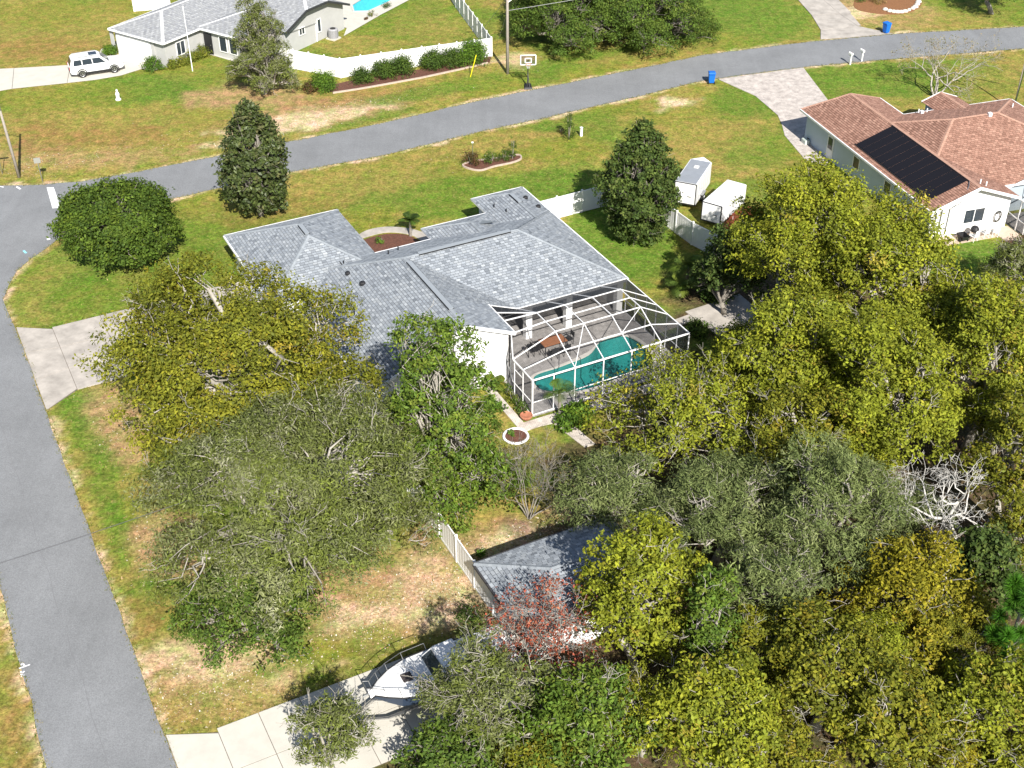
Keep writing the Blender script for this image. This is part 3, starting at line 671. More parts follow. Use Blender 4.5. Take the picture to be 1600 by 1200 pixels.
# ------------------------------------------------------------------ pool cage, deck, pool
SCR_R, SCR_W, SCR_D = screen_mat("roof_insect_screen", .15), screen_mat("wall_insect_screen", .62), screen_mat("grazing_dark_screen", .78)  # mesh darkening at grazing view is put into the denser wall and slope screens
def pool_cage():
    U0, V0 = 34.75, 57.4
    T = lambda u, v, z: (u - U0, v - V0, z)
    root = thing("pool_cage", "white framed screen enclosure over the kidney shaped pool behind the grey roofed house", "pool cage", W(U0, V0), AZ1)
    us = [29.2, 32.1, 34.1, 36.1, 38.2, 40.3]; vsn = [53.7, 54.95, 56.2, 57.45, 58.6, 61.15]
    ze, zt = 2.65, 3.8
    def z(i, j):
        u, v = us[i], vsn[j]
        if i in (0, 5) or j == 0 or j == 5: return ze
        return {1: 3.2, 2: zt, 3: zt, 4: zt}[j]
    def nm(i, j): return T(us[i], vsn[j], z(i, j))
    def beam(a, b_, w=.07, h=.10, name="beam"):
        mb = MB(); mb.bar(a, b_, w * .72, h * .72); obj(name, mb, ALU, root)
    for j in (1, 2, 3, 4):
        for i in range(5):
            if i == 0 and j in (3, 4): beam(T(29.9, 57.7 if j == 3 else 59.2, 3.45), nm(1, j)); continue
            beam(nm(i, j), nm(i + 1, j), .055, .09, "purlin")
    for i in range(5): beam(nm(i, 0), nm(i + 1, 0), .09, .12, "eave_rail")
    for i in range(1, 5):
        for j in range(5): beam(nm(i, j), nm(i, j + 1), .055, .10, "rafter")
    for j in range(5):
        beam(nm(5, j), nm(5, j + 1), .08, .12, "eave_rail")
        if j < 2: beam(nm(0, j), nm(0, j + 1), .08, .12, "eave_rail")
    beam(nm(0, 2), T(29.85, 57.7, 3.5), .07, .1, "eave_rail")
    beam(T(29.9, 61.2, 3.55), T(32.2, 61.2, 2.62), .07, .1); beam(T(30.0, 60.2, 3.52), nm(1, 4), .05, .08)
    beam(nm(1, 0), nm(2, 2), .045, .05, "brace"); beam(nm(0, 2), nm(1, 2), .045, .05, "brace"); beam(nm(4, 2), nm(3, 1), .04, .05, "brace")
    for i in range(5): beam(T(us[i] if i else 32.2, 61.18, 2.62), T(us[i + 1], 61.18, 2.62), .08, .14, "eave_rail") if i else None
    def post(u, v, zt_, w=.08):
        mb = MB(); mb.bar(T(u, v, .06), T(u, v, zt_), w * .8, w * .8); obj("post", mb, ALU, root)
    for u in (29.2, 30.65, 32.1, 34.1, 36.1, 38.2, 40.3): post(u, 53.7, ze - .05, .1 if u == 29.2 else .075)
    for v in (54.95, 56.2, 57.45, 58.6, 59.9, 61.1): post(40.3, v, ze - .05)
    for v in (54.9, 56.0, 56.9): post(29.2 + (v > 56.5) * .2, v, ze - .05, .06)
    post(29.75, 57.72, 3.45, .07)
    for zz in (1.02, .1):
        for a, b_ in zip(us[:-1], us[1:]): beam(T(a, 53.7, zz), T(b_, 53.7, zz), .05, .06, "rail")
        for a, b_ in zip(vsn[:-1], vsn[1:]): beam(T(40.3, a, zz), T(40.3, b_, zz), .05, .06, "rail")
        beam(T(29.2, 53.7, zz), T(29.2, 56.2, zz), .05, .06, "rail"); beam(T(29.2, 56.2, zz), T(29.7, 57.7, zz), .05, .06, "rail")
    beam(T(29.2, 54.9, 2.05), T(29.2, 56.0, 2.05), .05, .05, "door_head")
    def scr(pts, m=SCR_R, name="screen_panel"):
        mb = MB(); mb.poly(pts); obj(name, mb, m, root)
    for i in range(5):
        for j in range(5):
            if i == 0 and j >= 2: continue
            q = [nm(i, j), nm(i + 1, j), nm(i + 1, j + 1), nm(i, j + 1)]
            m_ = SCR_D if j == 4 else SCR_W if i == 4 else SCR_R  # back and right slopes made darker, as mesh seen at a grazing angle
            scr([q[0], q[1], q[2]], m_); scr([q[0], q[2], q[3]], m_)
    scr([nm(0, 2), nm(1, 2), nm(1, 3), T(29.85, 57.7, 3.5)]); scr([T(29.85, 57.7, 3.48), nm(1, 3), nm(1, 4), T(30.0, 60.2, 3.5)]); scr([T(30, 60.2, 3.5), nm(1, 4), T(32.1, 61.15, 2.65), T(29.95, 61.15, 3.55)], SCR_D)
    for a, b_ in zip(us[:-1], us[1:]): scr([T(a, 53.71, .1), T(b_, 53.71, .1), T(b_, 53.71, ze), T(a, 53.71, ze)], SCR_R)
    for a, b_ in zip(vsn[:-1], vsn[1:]): scr([T(40.29, a, .1), T(40.29, b_, .1), T(40.29, b_, ze), T(40.29, a, ze)], SCR_W)
    scr([T(29.22, 53.7, .1), T(29.22, 56.2, .1), T(29.22, 56.2, ze), T(29.22, 53.7, ze)], SCR_W); scr([T(29.22, 56.2, .1), T(29.7, 57.7, .1), T(29.8, 57.7, 3.5), T(29.22, 56.2, ze)], SCR_W)
pool_cage()
def catmull(pts, n=8):
    out = []; k = len(pts)
    for i in range(k):
        p0, p1, p2, p3 = (Vector(pts[(i + d) % k]) for d in (-1, 0, 1, 2))
        for t in range(n):
            t /= n; out.append(0.5 * ((2 * p1) + (p2 - p0) * t + (2 * p0 - 5 * p1 + 4 * p2 - p3) * t * t + (3 * p1 - p0 - 3 * p2 + p3) * t ** 3))
    return [tuple(q) for q in out]
def pool(outline, deck_poly, az, ring, deckm, lining, tint, label, depth=1.5, deck_top=.06):
    """deck with a real opening, coping ring, basin and water"""
    poly = catmull(outline, 6) if ring else outline
    bm = bmesh.new()
    o = [bm.verts.new((*W(*q, az), deck_top)) for q in deck_poly]; i_ = [bm.verts.new((*W(*q, az), deck_top)) for q in poly]
    es = [bm.edges.new((o[k - 1], o[k])) for k in range(len(o))] + [bm.edges.new((i_[k - 1], i_[k])) for k in range(len(i_))]
    bmesh.ops.triangle_fill(bm, use_beauty=True, edges=es)
    me = bpy.data.meshes.new("pool_deck"); bmesh.ops.recalc_face_normals(bm, faces=bm.faces[:])
    for f in bm.faces:
        if f.normal.z < 0: f.normal_flip()
    # remove faces filling the opening
    def ins(x, y):
        c = False; pp = [W(*q, az) for q in poly]
        for k in range(len(pp)):
            (x1, y1), (x2, y2) = pp[k - 1], pp[k]
            if (y1 > y) != (y2 > y) and x < (x2 - x1) * (y - y1) / (y2 - y1) + x1: c = not c
        return c
    bmesh.ops.delete(bm, geom=[f for f in bm.faces if ins(*f.calc_center_median().xy)], context='FACES')
    bm.to_mesh(me); bm.free(); me.materials.append(deckm); dk = struct(link(bpy.data.objects.new("pool_deck", me)))
    n = len(poly); c = Vector((sum(q[0] for q in poly) / n, sum(q[1] for q in poly) / n)); root = thing("swimming_pool", label, "pool", W(c.x, c.y, az), az)
    loc = [(q[0] - c.x, q[1] - c.y) for q in poly]
    sh = lambda k, d: (loc[k][0] * (1 + d / math.hypot(*loc[k])), loc[k][1] * (1 + d / math.hypot(*loc[k])))
    mb = MB(); vs_ = [(*loc[k], deck_top) for k in range(n)] + [(loc[k][0] * .97, loc[k][1] * .97, -depth) for k in range(n)]
    mb.add(vs_, [(k, (k + 1) % n, n + (k + 1) % n, n + k) for k in range(n)] + [tuple(range(n, 2 * n))]); obj("basin", mb, lining, root)
    mb = MB(); ro = [sh(k, .16) for k in range(n)]; ri = [sh(k, -.1) for k in range(n)]
    vs_ = [(*q, .065) for q in ro] + [(*q, .11) for q in ro] + [(*q, .11) for q in ri] + [(*q, .02) for q in ri]
    fs = []
    for r in range(3): fs += [(r * n + k, r * n + (k + 1) % n, (r + 1) * n + (k + 1) % n, (r + 1) * n + k) for k in range(n)]
    mb.add(vs_, fs); obj("coping", mb, mat("pool_coping", (.55, .52, .48), .8, noise=(5, .2)), root)
    mb = MB(); mb.poly([(q[0], q[1], -.03) for q in loc]); wo = obj("water", mb, water_mat("pool_water_" + label[:6], tint), root)
    if wo.data.polygons[0].normal.z < 0: wo.data.flip_normals()
    return root
# excavate the lawn where the pools are
def cut_ground(outlines):
    o = bpy.data.objects["lawn_ground"]; me = o.data; bm = bmesh.new(); bm.from_mesh(me); dele = []
    for poly in outlines:
        xs_ = [q[0] for q in poly]; ys_ = [q[1] for q in poly]
        for f in bm.faces:
            q = f.calc_center_median()
            if min(xs_) < q.x < max(xs_) and min(ys_) < q.y < max(ys_):
                c = False
                for k in range(len(poly)):
                    (x1, y1), (x2, y2) = poly[k - 1], poly[k]
                    if (y1 > q.y) != (y2 > q.y) and q.x < (x2 - x1) * (q.y - y1) / (y2 - y1) + x1: c = not c
                if c: dele.append(f)
    bmesh.ops.delete(bm, geom=dele, context='FACES'); bm.to_mesh(me); bm.free()
POOL1 = [(30.9, 55.7), (31.2, 57.3), (33.2, 57.5), (35.6, 57.9), (37.2, 58.9), (38.9, 58.6), (39.3, 56.8), (38.6, 55.0), (36.0, 54.55), (33.0, 54.5)]
POOL2 = [(-87.4, 103.8), (-85.9, 102.3), (-84.7, 103.2), (-84.6, 106.5), (-85.0, 111), (-88.5, 111)]
cut_ground([[W(q[0], q[1]) for q in ((30.0, 53.9), (40.0, 53.9), (40.0, 59.8), (30.0, 59.8))], [W(q[0], q[1], AZ3) for q in ((-88.9, 101.6), (-84.0, 101.6), (-84.0, 112), (-88.9, 112))]])
DECK1 = paver_mat("grey_pavers", (0.42, 0.40, 0.39), (0.34, 0.32, 0.31), (0.20, 0.19, 0.18), 3.4)
pool(POOL1, [(29.2, 53.55), (40.42, 53.55), (40.42, 64.3), (30.0, 64.3), (29.75, 57.7), (29.2, 57.7)], AZ1, True, DECK1, mat("teal_plaster", (.055, .27, .26), .8, noise=(3, .35)), (.62, .95, .94), "teal kidney shaped pool inside the white framed screen enclosure")
pool(POOL2, [(-83.4, 98.0), (-82.2, 96.0), (-82.9, 103), (-83.4, 112.5), (-90, 112.5), (-90, 98.0)], AZ3, False, CONCW, mat("blue_plaster", (.16, .60, .68), .8, noise=(3, .25)), (.70, .98, 1.0), "bright turquoise open pool beside the grey house across the street")

# pool furniture
def patio_chair(name, label, x, y, rz, m, group=None):
    t = thing(name, label, "chair", (x, y, .06), rz, group)
    mb = MB(); mb.box((0, 0, .43), (.5, .5, .04)); obj("seat", mb, m, t, bevel=.01)
    mb = MB(); mb.bar((-.22, .24, .45), (-.22, .3, .95), .03); mb.bar((.22, .24, .45), (.22, .3, .95), .03); mb.box((0, .28, .75), (.46, .03, .34)); obj("backrest", mb, m, t)
    for sx in (-1, 1):
        for sy in (-1, 1): mb = MB(); mb.bar((sx * .22, sy * .22, 0), (sx * .22, sy * .22, .42), .03); obj("leg", mb, m, t)
        mb = MB(); mb.bar((sx * .24, -.22, .62), (sx * .24, .25, .62), .035); mb.bar((sx * .24, -.22, .43), (sx * .24, -.22, .62), .03); obj("armrest", mb, m, t)
    return t
c = W(33.75, 59.4)
t = thing("patio_table", "brown topped patio table under the pool cage", "table", (*c, .06), AZ1)
mb = MB(); mb.box((0, 0, .72), (1.7, 1.0, .05)); obj("table_top", mb, mat("brown_table", (.33, .14, .07), .5, noise=(5, .3)), t, bevel=.02)
for sx in (-1, 1):
    for sy in (-1, 1): mb = MB(); mb.bar((sx * .75, sy * .42, 0), (sx * .75, sy * .42, .7), .05); obj("leg", mb, DARK, t)
for du, dv, r, lab in ((-.45, -.9, PI, "dark patio chair on the near side of the brown table, left one"), (.45, -.9, PI, "dark patio chair on the near side of the brown table, right one"), (-1.25, 0, PI / 2, "dark patio chair at the left end of the brown table"), (1.25, .1, -PI / 2, "dark patio chair at the right end of the brown table")):
    q = W(33.75 + du, 59.4 + dv); patio_chair("patio_chair", lab, q[0], q[1], AZ1 + r, DARK, "chairs round the patio table")
q = P(826, 560); t = thing("patio_lamp", "small dark post lamp on the pool deck near the left corner of the cage", "lamp", (q.x, q.y, .06))
mb = MB(); mb.tube([(0, 0, 0), (0, 0, .8)], .03, 6); obj("stem", mb, DARK, t); mb = MB(); mb.lathe([(.05, .78), (.16, .9), (.12, 1.0), (.02, 1.04)], 8); obj("lamp_head", mb, DARK, t)

# ------------------------------------------------------------------ brown-roofed house, upper right
def brown_house():
    S0, T0 = -78.0, 60.0
    root = thing("house", "white gabled house, wall shade painted blue, with brown shingle roof and black solar pool heater", "house", W(S0, T0, AZ2), AZ2)
    T = lambda q: (q[0] - S0, q[1] - T0, q[2])
    s = .37; z = 2.6
    planes = []; caps = []
    rf, rb = (-87.0, 58.6, 4.006), (-68.7, 58.6, 4.006)
    planes += [[(-88.3, 54.8, z), (-68.7, 54.8, z), rb, rf], [(-88.3, 62.4, z), (-68.7, 62.4, z), rb, rf], [(-88.3, 54.8, z), (-88.3, 62.4, z), rf]]
    caps += [(rf, rb), ((-88.3, 54.8, z), rf), ((-88.3, 62.4, z), rf)]
    p2, l2 = hip(55.0, 73.0, -84.55, -70.7, z, s, 'u')
    sw = lambda q: (q[1], q[0], q[2])
    planes += [[sw(q) for q in pp] for pp in p2]; caps += [(sw(a), sw(b_)) for a, b_ in l2]
    p, l = hip(-86.4, -80.0, 65.4, 68.9, z, s, 'u', True, True); planes += p; caps += l
    planes = [[T(q) for q in p] for p in planes]
    roof_parts(root, planes, BRN_T, DECKB, cover_fn(planes), caps=[(T(a), T(b_), .15) for a, b_ in caps], cap_tone=[(.42, .25, .185), (.39, .23, .17)], seed=9)
    for a, b_ in (((-88.3, 54.75), (-68.7, 54.75)), ((-88.35, 54.8), (-88.35, 62.4)), ((-88.3, 62.45), (-84.6, 62.45)), ((-84.6, 62.4), (-84.6, 73)), ((-70.65, 61.2), (-70.65, 73)), ((-84.5, 73.05), (-70.7, 73.05))):
        mb = MB(); mb.bar(T((*a, z - .06)), T((*b_, z - .06)), .1, .15); obj("fascia", mb, ALU, root)
    for a, b_ in (((-68.64, 54.75, z - .05), (-68.64, 58.6, 3.94)), ((-68.64, 58.6, 3.94), (-68.64, 62.4, z - .05))): mb = MB(); mb.bar(T(a), T(b_), .09, .2); obj("rake_board", mb, ALU, root)
    for a, b_ in (((-86.45, 65.4, z - .03), (-86.45, 67.15, 3.2)), ((-86.45, 67.15, 3.2), (-86.45, 68.9, z - .03))): mb = MB(); mb.bar(T(a), T(b_), .08, .16); obj("rake_board", mb, ALU, root)
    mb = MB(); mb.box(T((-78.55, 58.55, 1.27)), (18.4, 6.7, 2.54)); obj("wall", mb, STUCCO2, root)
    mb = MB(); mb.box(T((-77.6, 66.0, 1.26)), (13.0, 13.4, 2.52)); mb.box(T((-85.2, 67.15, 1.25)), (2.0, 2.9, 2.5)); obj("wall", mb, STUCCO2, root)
    g = [(-69.25, 55.15, 0), (-69.25, 61.95, 0), (-69.25, 61.95, 2.66), (-69.25, 58.6, 3.9), (-69.25, 55.15, 2.66)]
    mb = MB(); mb.wallpoly([T(q) for q in g], (.12, 0, 0)); obj("gable_wall", mb, STUCCO, root)
    w_ = window(root, T((-69.13, 58.9, 1.45)), 1.75, 1.15, 1, 1)
    mb = MB(); mb.box(T((-83.6, 55.18, 1.05)), (.95, .08, 2.05)); d_ = obj("side_door", mb, WHITE, root)
    mb = MB(); mb.box(T((-83.6, 55.12, 1.45)), (.6, .05, .95)); obj("pane", mb, GLASS, d_); mb = MB(); mb.box(T((-83.22, 55.1, 1.0)), (.06, .08, .06)); obj("handle", mb, STEEL, d_)
    window(root, T((-79.6, 55.2, 1.5)), .9, 1.0, 0, -1, 1); window(root, T((-75.0, 55.2, 1.5)), .9, 1.0, 0, -1, 1)
    for t_ in (55.5, 55.95): mb = MB(); mb.tube([T((-69.05, t_, 2.5)), T((-69.05, t_, .3))], .045, 6); obj("downspout", mb, STEEL, root)
    # solar pool heater: eleven black mats with header pipes
    zz = lambda t_: z + s * (t_ - 54.8)
    for k in range(11):
        s0 = -80.2 + k * .93; mb = MB()
        q = [(s0, 55.3, zz(55.3) + .05), (s0 + .88, 55.3, zz(55.3) + .05), (s0 + .88, 58.3, zz(58.3) + .05), (s0, 58.3, zz(58.3) + .05)]
        mb.wallpoly([T(a) for a in q], (0, 0, .035)); obj("solar_mat", mb, mat("solar_mat", (.010, .010, .014), .75, spec=.1), root)
    for t_ in (55.22, 58.38): mb = MB(); mb.tube([T((-80.3, t_, zz(t_) + .09)), T((-69.8, t_, zz(t_) + .09))], .035, 6); obj("header_pipe", mb, DARK, root)
    mb = MB(); mb.tube([T((-69.85, 58.4, zz(58.38) + .09)), T((-69.3, 58.0, zz(58.0) + .08)), T((-68.6, 57.0, 3.0)), T((-69.05, 56.6, 2.4)), T((-69.05, 56.6, .4))], .035, 6); obj("feed_pipe", mb, STEEL, root)
    for s_, t_ in ((-77.4, 65.2), (-83.5, 63.4)):
        h_ = max(plane_z(p)(s_ - S0, t_ - T0) for p in planes if inside(p, s_ - S0, t_ - T0))
        mb = MB(); mb.box(T((s_, t_, h_ + .12)), (.28, .28, .3)); obj("roof_vent", mb, ALU, root, bevel=.02)
    for s_, t_ in ((-84.2, 63.6), (-83.9, 64.2), (-69.6, 59.2), (-69.4, 59.6), (-81.2, 70.5)):
        hs = [plane_z(p)(s_ - S0, t_ - T0) for p in planes if inside(p, s_ - S0, t_ - T0)]; h_ = max(hs) if hs else 2.6
        mb = MB(); mb.tube([T((s_, t_, h_ - .1)), T((s_, t_, h_ + .35))], .05, 7); obj("vent_pipe", mb, ALU, root)
    # screened porch on the right
    root2 = thing("screen_porch", "white framed screen porch beside the white gable at the right edge", "screen porch", W(-66.5, 64.0, AZ2), AZ2)
    T2 = lambda s_, t_, z_: (s_ + 66.5, t_ - 64.0, z_)
    def beam(a, b_, nme="beam", w=.07): mb = MB(); mb.bar(T2(*a), T2(*b_), w, w * 1.2); obj(nme, mb, ALU, root2)
    ts = [62.3, 64.3, 66.3, 68.3]; ss = [-70.3, -68.3, -66.3, -64.3, -62.6]
    for s_ in ss: beam((s_, 62.3, .05), (s_, 62.3, 2.5), "post")
    for t_ in ts[1:]: beam((-62.6, t_, .05), (-62.6, t_, 2.5), "post")
    for zc in (1.0, 2.5): beam((-70.3, 62.3, zc), (-62.6, 62.3, zc), "rail"); beam((-62.6, 62.3, zc), (-62.6, 68.3, zc), "rail")
    for s_ in ss: beam((s_, 62.3, 2.5), (s_, 64.6, 3.3)); beam((s_, 64.6, 3.3), (s_, 69, 3.3))
    beam((-70.3, 64.6, 3.3), (-62.6, 64.6, 3.3)); beam((-70.3, 66.8, 3.3), (-62.6, 66.8, 3.3))
    beam((-67.4, 62.28, .1), (-67.4, 62.28, 2.05), "door_frame"); beam((-66.4, 62.28, .1), (-66.4, 62.28, 2.05), "door_frame"); beam((-67.4, 62.28, 2.05), (-66.4, 62.28, 2.05), "door_frame")
    def scr(pts, m): mb = MB(); mb.poly([T2(*q) for q in pts]); obj("screen_panel", mb, m, root2)
    for a, b_ in zip(ss[:-1], ss[1:]):
        scr([(a, 62.31, .05), (b_, 62.31, .05), (b_, 62.31, 2.5), (a, 62.31, 2.5)], SCR_W); scr([(a, 62.3, 2.5), (b_, 62.3, 2.5), (b_, 64.6, 3.3), (a, 64.6, 3.3)], SCR_R); scr([(a, 64.6, 3.3), (b_, 64.6, 3.3), (b_, 69, 3.3), (a, 69, 3.3)], SCR_R)
    for a, b_ in zip(ts[:-1], ts[1:]): scr([(-62.6, a, .05), (-62.6, b_, .05), (-62.6, b_, 2.5), (-62.6, a, 2.5)], SCR_W)
    mb = MB(); mb.prism([W(*q, AZ2) for q in ((-70.6, 62.3), (-62.6, 62.3), (-62.6, 70), (-70.6, 70))], 0, .05); struct(obj("porch_floor", mb, paver_mat("porch_pavers", (.40, .38, .37), (.34, .32, .31), (.2, .19, .18), 3, AZ2)))
    mb = MB(); mb.prism([W(*q, AZ2) for q in ((-69.1, 60.5), (-69.1, 62.2), (-64.4, 62.2), (-64.3, 60.6), (-66.5, 60.7))], 0, .045); struct(obj("patio_slab", mb, mat("tan_concrete", (.58, .46, .36), .9, noise=(3, .25))))
    mb = MB(); mb.prism([W(*q, AZ2) for q in ((-69.1, 55.2), (-69.1, 60.5), (-67.9, 60.5), (-67.9, 55.2))], 0, .04); struct(obj("patio_slab", mb, mat("tan_concrete", (.58, .46, .36))))
    # things along the white gable
    def at(s_, t_): return W(s_, t_, AZ2)
    q = at(-68.3, 58.6); g_ = thing("barbecue_grill", "black barbecue grill in front of the white gable wall", "grill", q, AZ2)
    mb = MB(); mb.lathe([(.1, .5), (.3, .6), (.32, .8), (.22, .98), (.05, 1.05)], 12); obj("kettle", mb, DARK, g_)
    for k in range(3): mb = MB(); mb.bar((math.cos(k * 2.09) * .3, math.sin(k * 2.09) * .3, 0), (math.cos(k * 2.09) * .12, math.sin(k * 2.09) * .12, .58), .03); obj("leg", mb, STEEL, g_)
    q = at(-68.2, 57.6); g_ = thing("tool_cart", "low black two wheeled cart beside the barbecue grill", "cart", q, AZ2)
    mb = MB(); mb.add([(-.3, -.25, .2), (.3, -.25, .2), (.3, .25, .2), (-.3, .25, .2), (-.42, -.32, .55), (.42, -.32, .55), (.42, .32, .55), (-.42, .32, .55)], [(0, 1, 2, 3), (0, 1, 5, 4), (1, 2, 6, 5), (2, 3, 7, 6), (3, 0, 4, 7)]); obj("tray", mb, DARK, g_)
    for k in (-1, 1): mb = MB(); mb.tube([(.1, k * .3, .18), (.1, k * .36, .18)], .18, 10); obj("wheel", mb, BLACKR, g_)
    for s_, t_, r, lab in ((-67.9, 58.3, .3, "white plastic lawn chair left of the grill"), (-68.1, 59.4, .1, "white plastic lawn chair right of the grill"), (-68.0, 60.2, -.3, "white plastic lawn chair nearest the tan patio slab")):
        q = at(s_, t_); patio_chair("lawn_chair", lab, q[0], q[1], AZ2 + PI / 2 + PI + r, WHITE, "white lawn chairs by the gable")
    q = at(-69.02, 61.0); g_ = thing("garden_hose", "dark coiled garden hose hung on the white gable wall", "hose", (*q, 1.1), AZ2)
    for k in range(4):
        mb = MB(); r = .30 + .025 * k; mb.tube([(.03 + .02 * (k % 2), r * .8 * math.cos(a), r * 1.25 * math.sin(a)) for a in np.linspace(0, 2 * PI, 21)], .018, 5, False); obj("coil", mb, mat("green_black_hose", (.03, .035, .03), .5), g_)
    mb = MB(); mb.box((0, 0, .3), (.14, .2, .12)); obj("bracket", mb, STEEL, g_)
    q = at(-87.0, 54.9); g_ = thing("pool_pump", "small pale pump box on the ground at the shade tinted side wall", "pump", q, AZ2)
    mb = MB(); mb.box((0, 0, .2), (.7, .45, .4)); obj("housing", mb, mat("pump_grey", (.5, .55, .5), .6), g_, bevel=.04); mb = MB(); mb.tube([(.2, 0, .35), (.2, 0, .6), (.5, 0, .6)], .04, 6); obj("pipe", mb, DARK, g_)
brown_house()

# ------------------------------------------------------------------ grey house across the street, upper left
def far_house():
    P0, Q0 = -90.0, 90.0
    root = thing("house", "grey stucco house with pale grey roof and white garage door across the street", "house", W(P0, Q0, AZ3), AZ3)
    T = lambda q: (q[0] - P0, q[1] - Q0, q[2])
    s = .38; z = 2.6
    planes = []; caps = []
    p, l = hip(-98.2, -90.78, 79.9, 94.0, z, s); planes += p; caps += l
    p, l = hip(-91.2, -84.2, 84.8, 93, z, s); planes += p; caps += l[:1] + l[1:3]
    # main block, clipped gable at p=-82.9
    zr = z + s * 4.9; zc = 3.85; dq = (zc - z) / s
    R0, R1 = (-93.0, 93.3, zr), (-84.6, 93.3, zr)
    A, B = (-83.0, 88.4, z), (-83.0, 98.2, z); Ac, Bc = (-83.0, 88.4 + dq, zc), (-83.0, 98.2 - dq, zc)
    planes += [[(-97.9, 88.4, z), A, Ac, R1, R0], [(-97.9, 98.2, z), B, Bc, R1, R0], [Ac, Bc, R1], [(-97.9, 88.4, z), (-97.9, 98.2, z), R0]]
    caps += [(R0, R1), (Ac, R1), (Bc, R1)]
    planes = [[T(q) for q in p] for p in planes]
    roof_parts(root, planes, GREY2_T, mat("roof_underlay_pale", (.25, .255, .265), .9), cover_fn(planes), row=.22, caps=[(T(a), T(b_), .16) for a, b_ in caps], cap_tone=[(.55, .555, .57)], seed=11)
    for a, b_ in (((-98.2, 79.85), (-90.78, 79.85)), ((-90.73, 79.9), (-90.73, 84.8)), ((-91, 84.75), (-84.2, 84.75)), ((-84.15, 84.8), (-84.15, 88.4)), ((-98.25, 79.9), (-98.25, 94))): mb = MB(); mb.bar(T((*a, z - .06)), T((*b_, z - .06)), .1, .15); obj("fascia", mb, ALU, root)
    BLK = mat("dark_rake", (.035, .037, .04), .6)
    for a, b_ in ((A, Ac), (Ac, Bc), (Bc, B)): mb = MB(); mb.bar(T((a[0] + .06, a[1], a[2] - .09)), T((b_[0] + .06, b_[1], b_[2] - .09)), .08, .22); obj("rake_board", mb, BLK, root)
    mb = MB(); mb.box(T((-94.5, 86.4, 1.26)), (6.7, 12.2, 2.52)); obj("wall", mb, GREYWALL, root)
    mb = MB(); mb.box(T((-87.9, 88.2, 1.265)), (6.6, 6.1, 2.53)); obj("wall", mb, GREYWALL, root)
    mb = MB(); mb.box(T((-90.2, 93.3, 1.255)), (13.2, 8.8, 2.51)); obj("wall", mb, GREYWALL, root)
    g = [(-83.7, 88.8, 0), (-83.7, 97.8, 0), (-83.7, 97.8, 2.66), (-83.7, 98.2 - dq, zc - .08), (-83.7, 88.4 + dq, zc - .08), (-83.7, 88.8, 2.66)]
    mb = MB(); mb.wallpoly([T(q) for q in g], (.15, 0, 0)); obj("gable_wall", mb, GREYWALL, root)
    mb = MB(); mb.box(T((-95.3, 80.25, 1.1)), (4.6, .12, 2.2)); gd = obj("garage_door", mb, WHITE, root)
    for k in range(4): mb = MB(); mb.box(T((-95.3, 80.18, .28 + k * .55)), (4.5, .05, .5)); obj("panel", mb, WHITE, gd)
    for k in range(9): mb = MB(); mb.box(T((-97.3 + k * .5, 80.2, 2.36)), (.12, .16, .16)); obj("soffit_bracket", mb, GREYWALL, root)
    for du, w in ((-3.75, .5), (1.85, .5)): mb = MB(); mb.box(T((-94.5 + du, 80.22, 1.2)), (.4, .14, 2.4)); obj("pilaster", mb, GREYWALL, root)
    window(root, T((-91.13, 82.3, 1.35)), 1.1, 1.3, 1, 1)
    for p_ in (-88.2, -86.9, -85.6): window(root, T((p_, 85.12, 1.4)), .95, 1.5, 0, -1, 1)
    mb = MB(); mb.box(T((-90.2, 85.1, 1.05)), (1.0, .1, 2.1)); d_ = obj("front_door", mb, DARK, root); mb = MB(); mb.box(T((-89.85, 85.02, 1.0)), (.06, .06, .1)); obj("handle", mb, STEEL, d_)
    window(root, T((-83.52, 91.3, 1.75)), .8, .7, 1, 1, 2); window(root, T((-83.52, 93.9, 1.55)), .5, 1.3, 1, 1, 1)
    mb = MB(); mb.tube([T((-83.48, 93.4, 1.9)), T((-83.48, 93.4, .05))], .06, 6); obj("conduit", mb, ALU, root)
    mb = MB(); mb.tube([T((-83.4, 89.2, 2.2)), T((-83.4, 93.4, 1.95))], .02, 5); obj("cable", mb, DARK, root)
    return root
far_house()
q = W(-82.7, 95.0, AZ3); t = thing("air_conditioner", "grey round cornered air conditioner beside the grey gable wall", "air conditioner", q, AZ3)
mb = MB(); mb.box((0, 0, .06), (1.1, 1.1, .12)); obj("pad", mb, CONCW, t)
mb = MB(); mb.lathe([(.5, .12), (.52, .2), (.52, .98), (.46, 1.05), (.30, 1.06)], 14); obj("casing", mb, mat("ac_grey", (.30, .30, .31), .5), t)
for k in range(7): mb = MB(); mb.lathe([(.525, .24 + k * .105), (.54, .26 + k * .105), (.525, .28 + k * .105)], 14); obj("louvre", mb, mat("ac_louvre", (.18, .18, .19), .5), t)
mb = MB(); mb.lathe([(.29, 1.065), (.29, 1.09), (.1, 1.1)], 14); obj("fan_grille", mb, DARK, t)

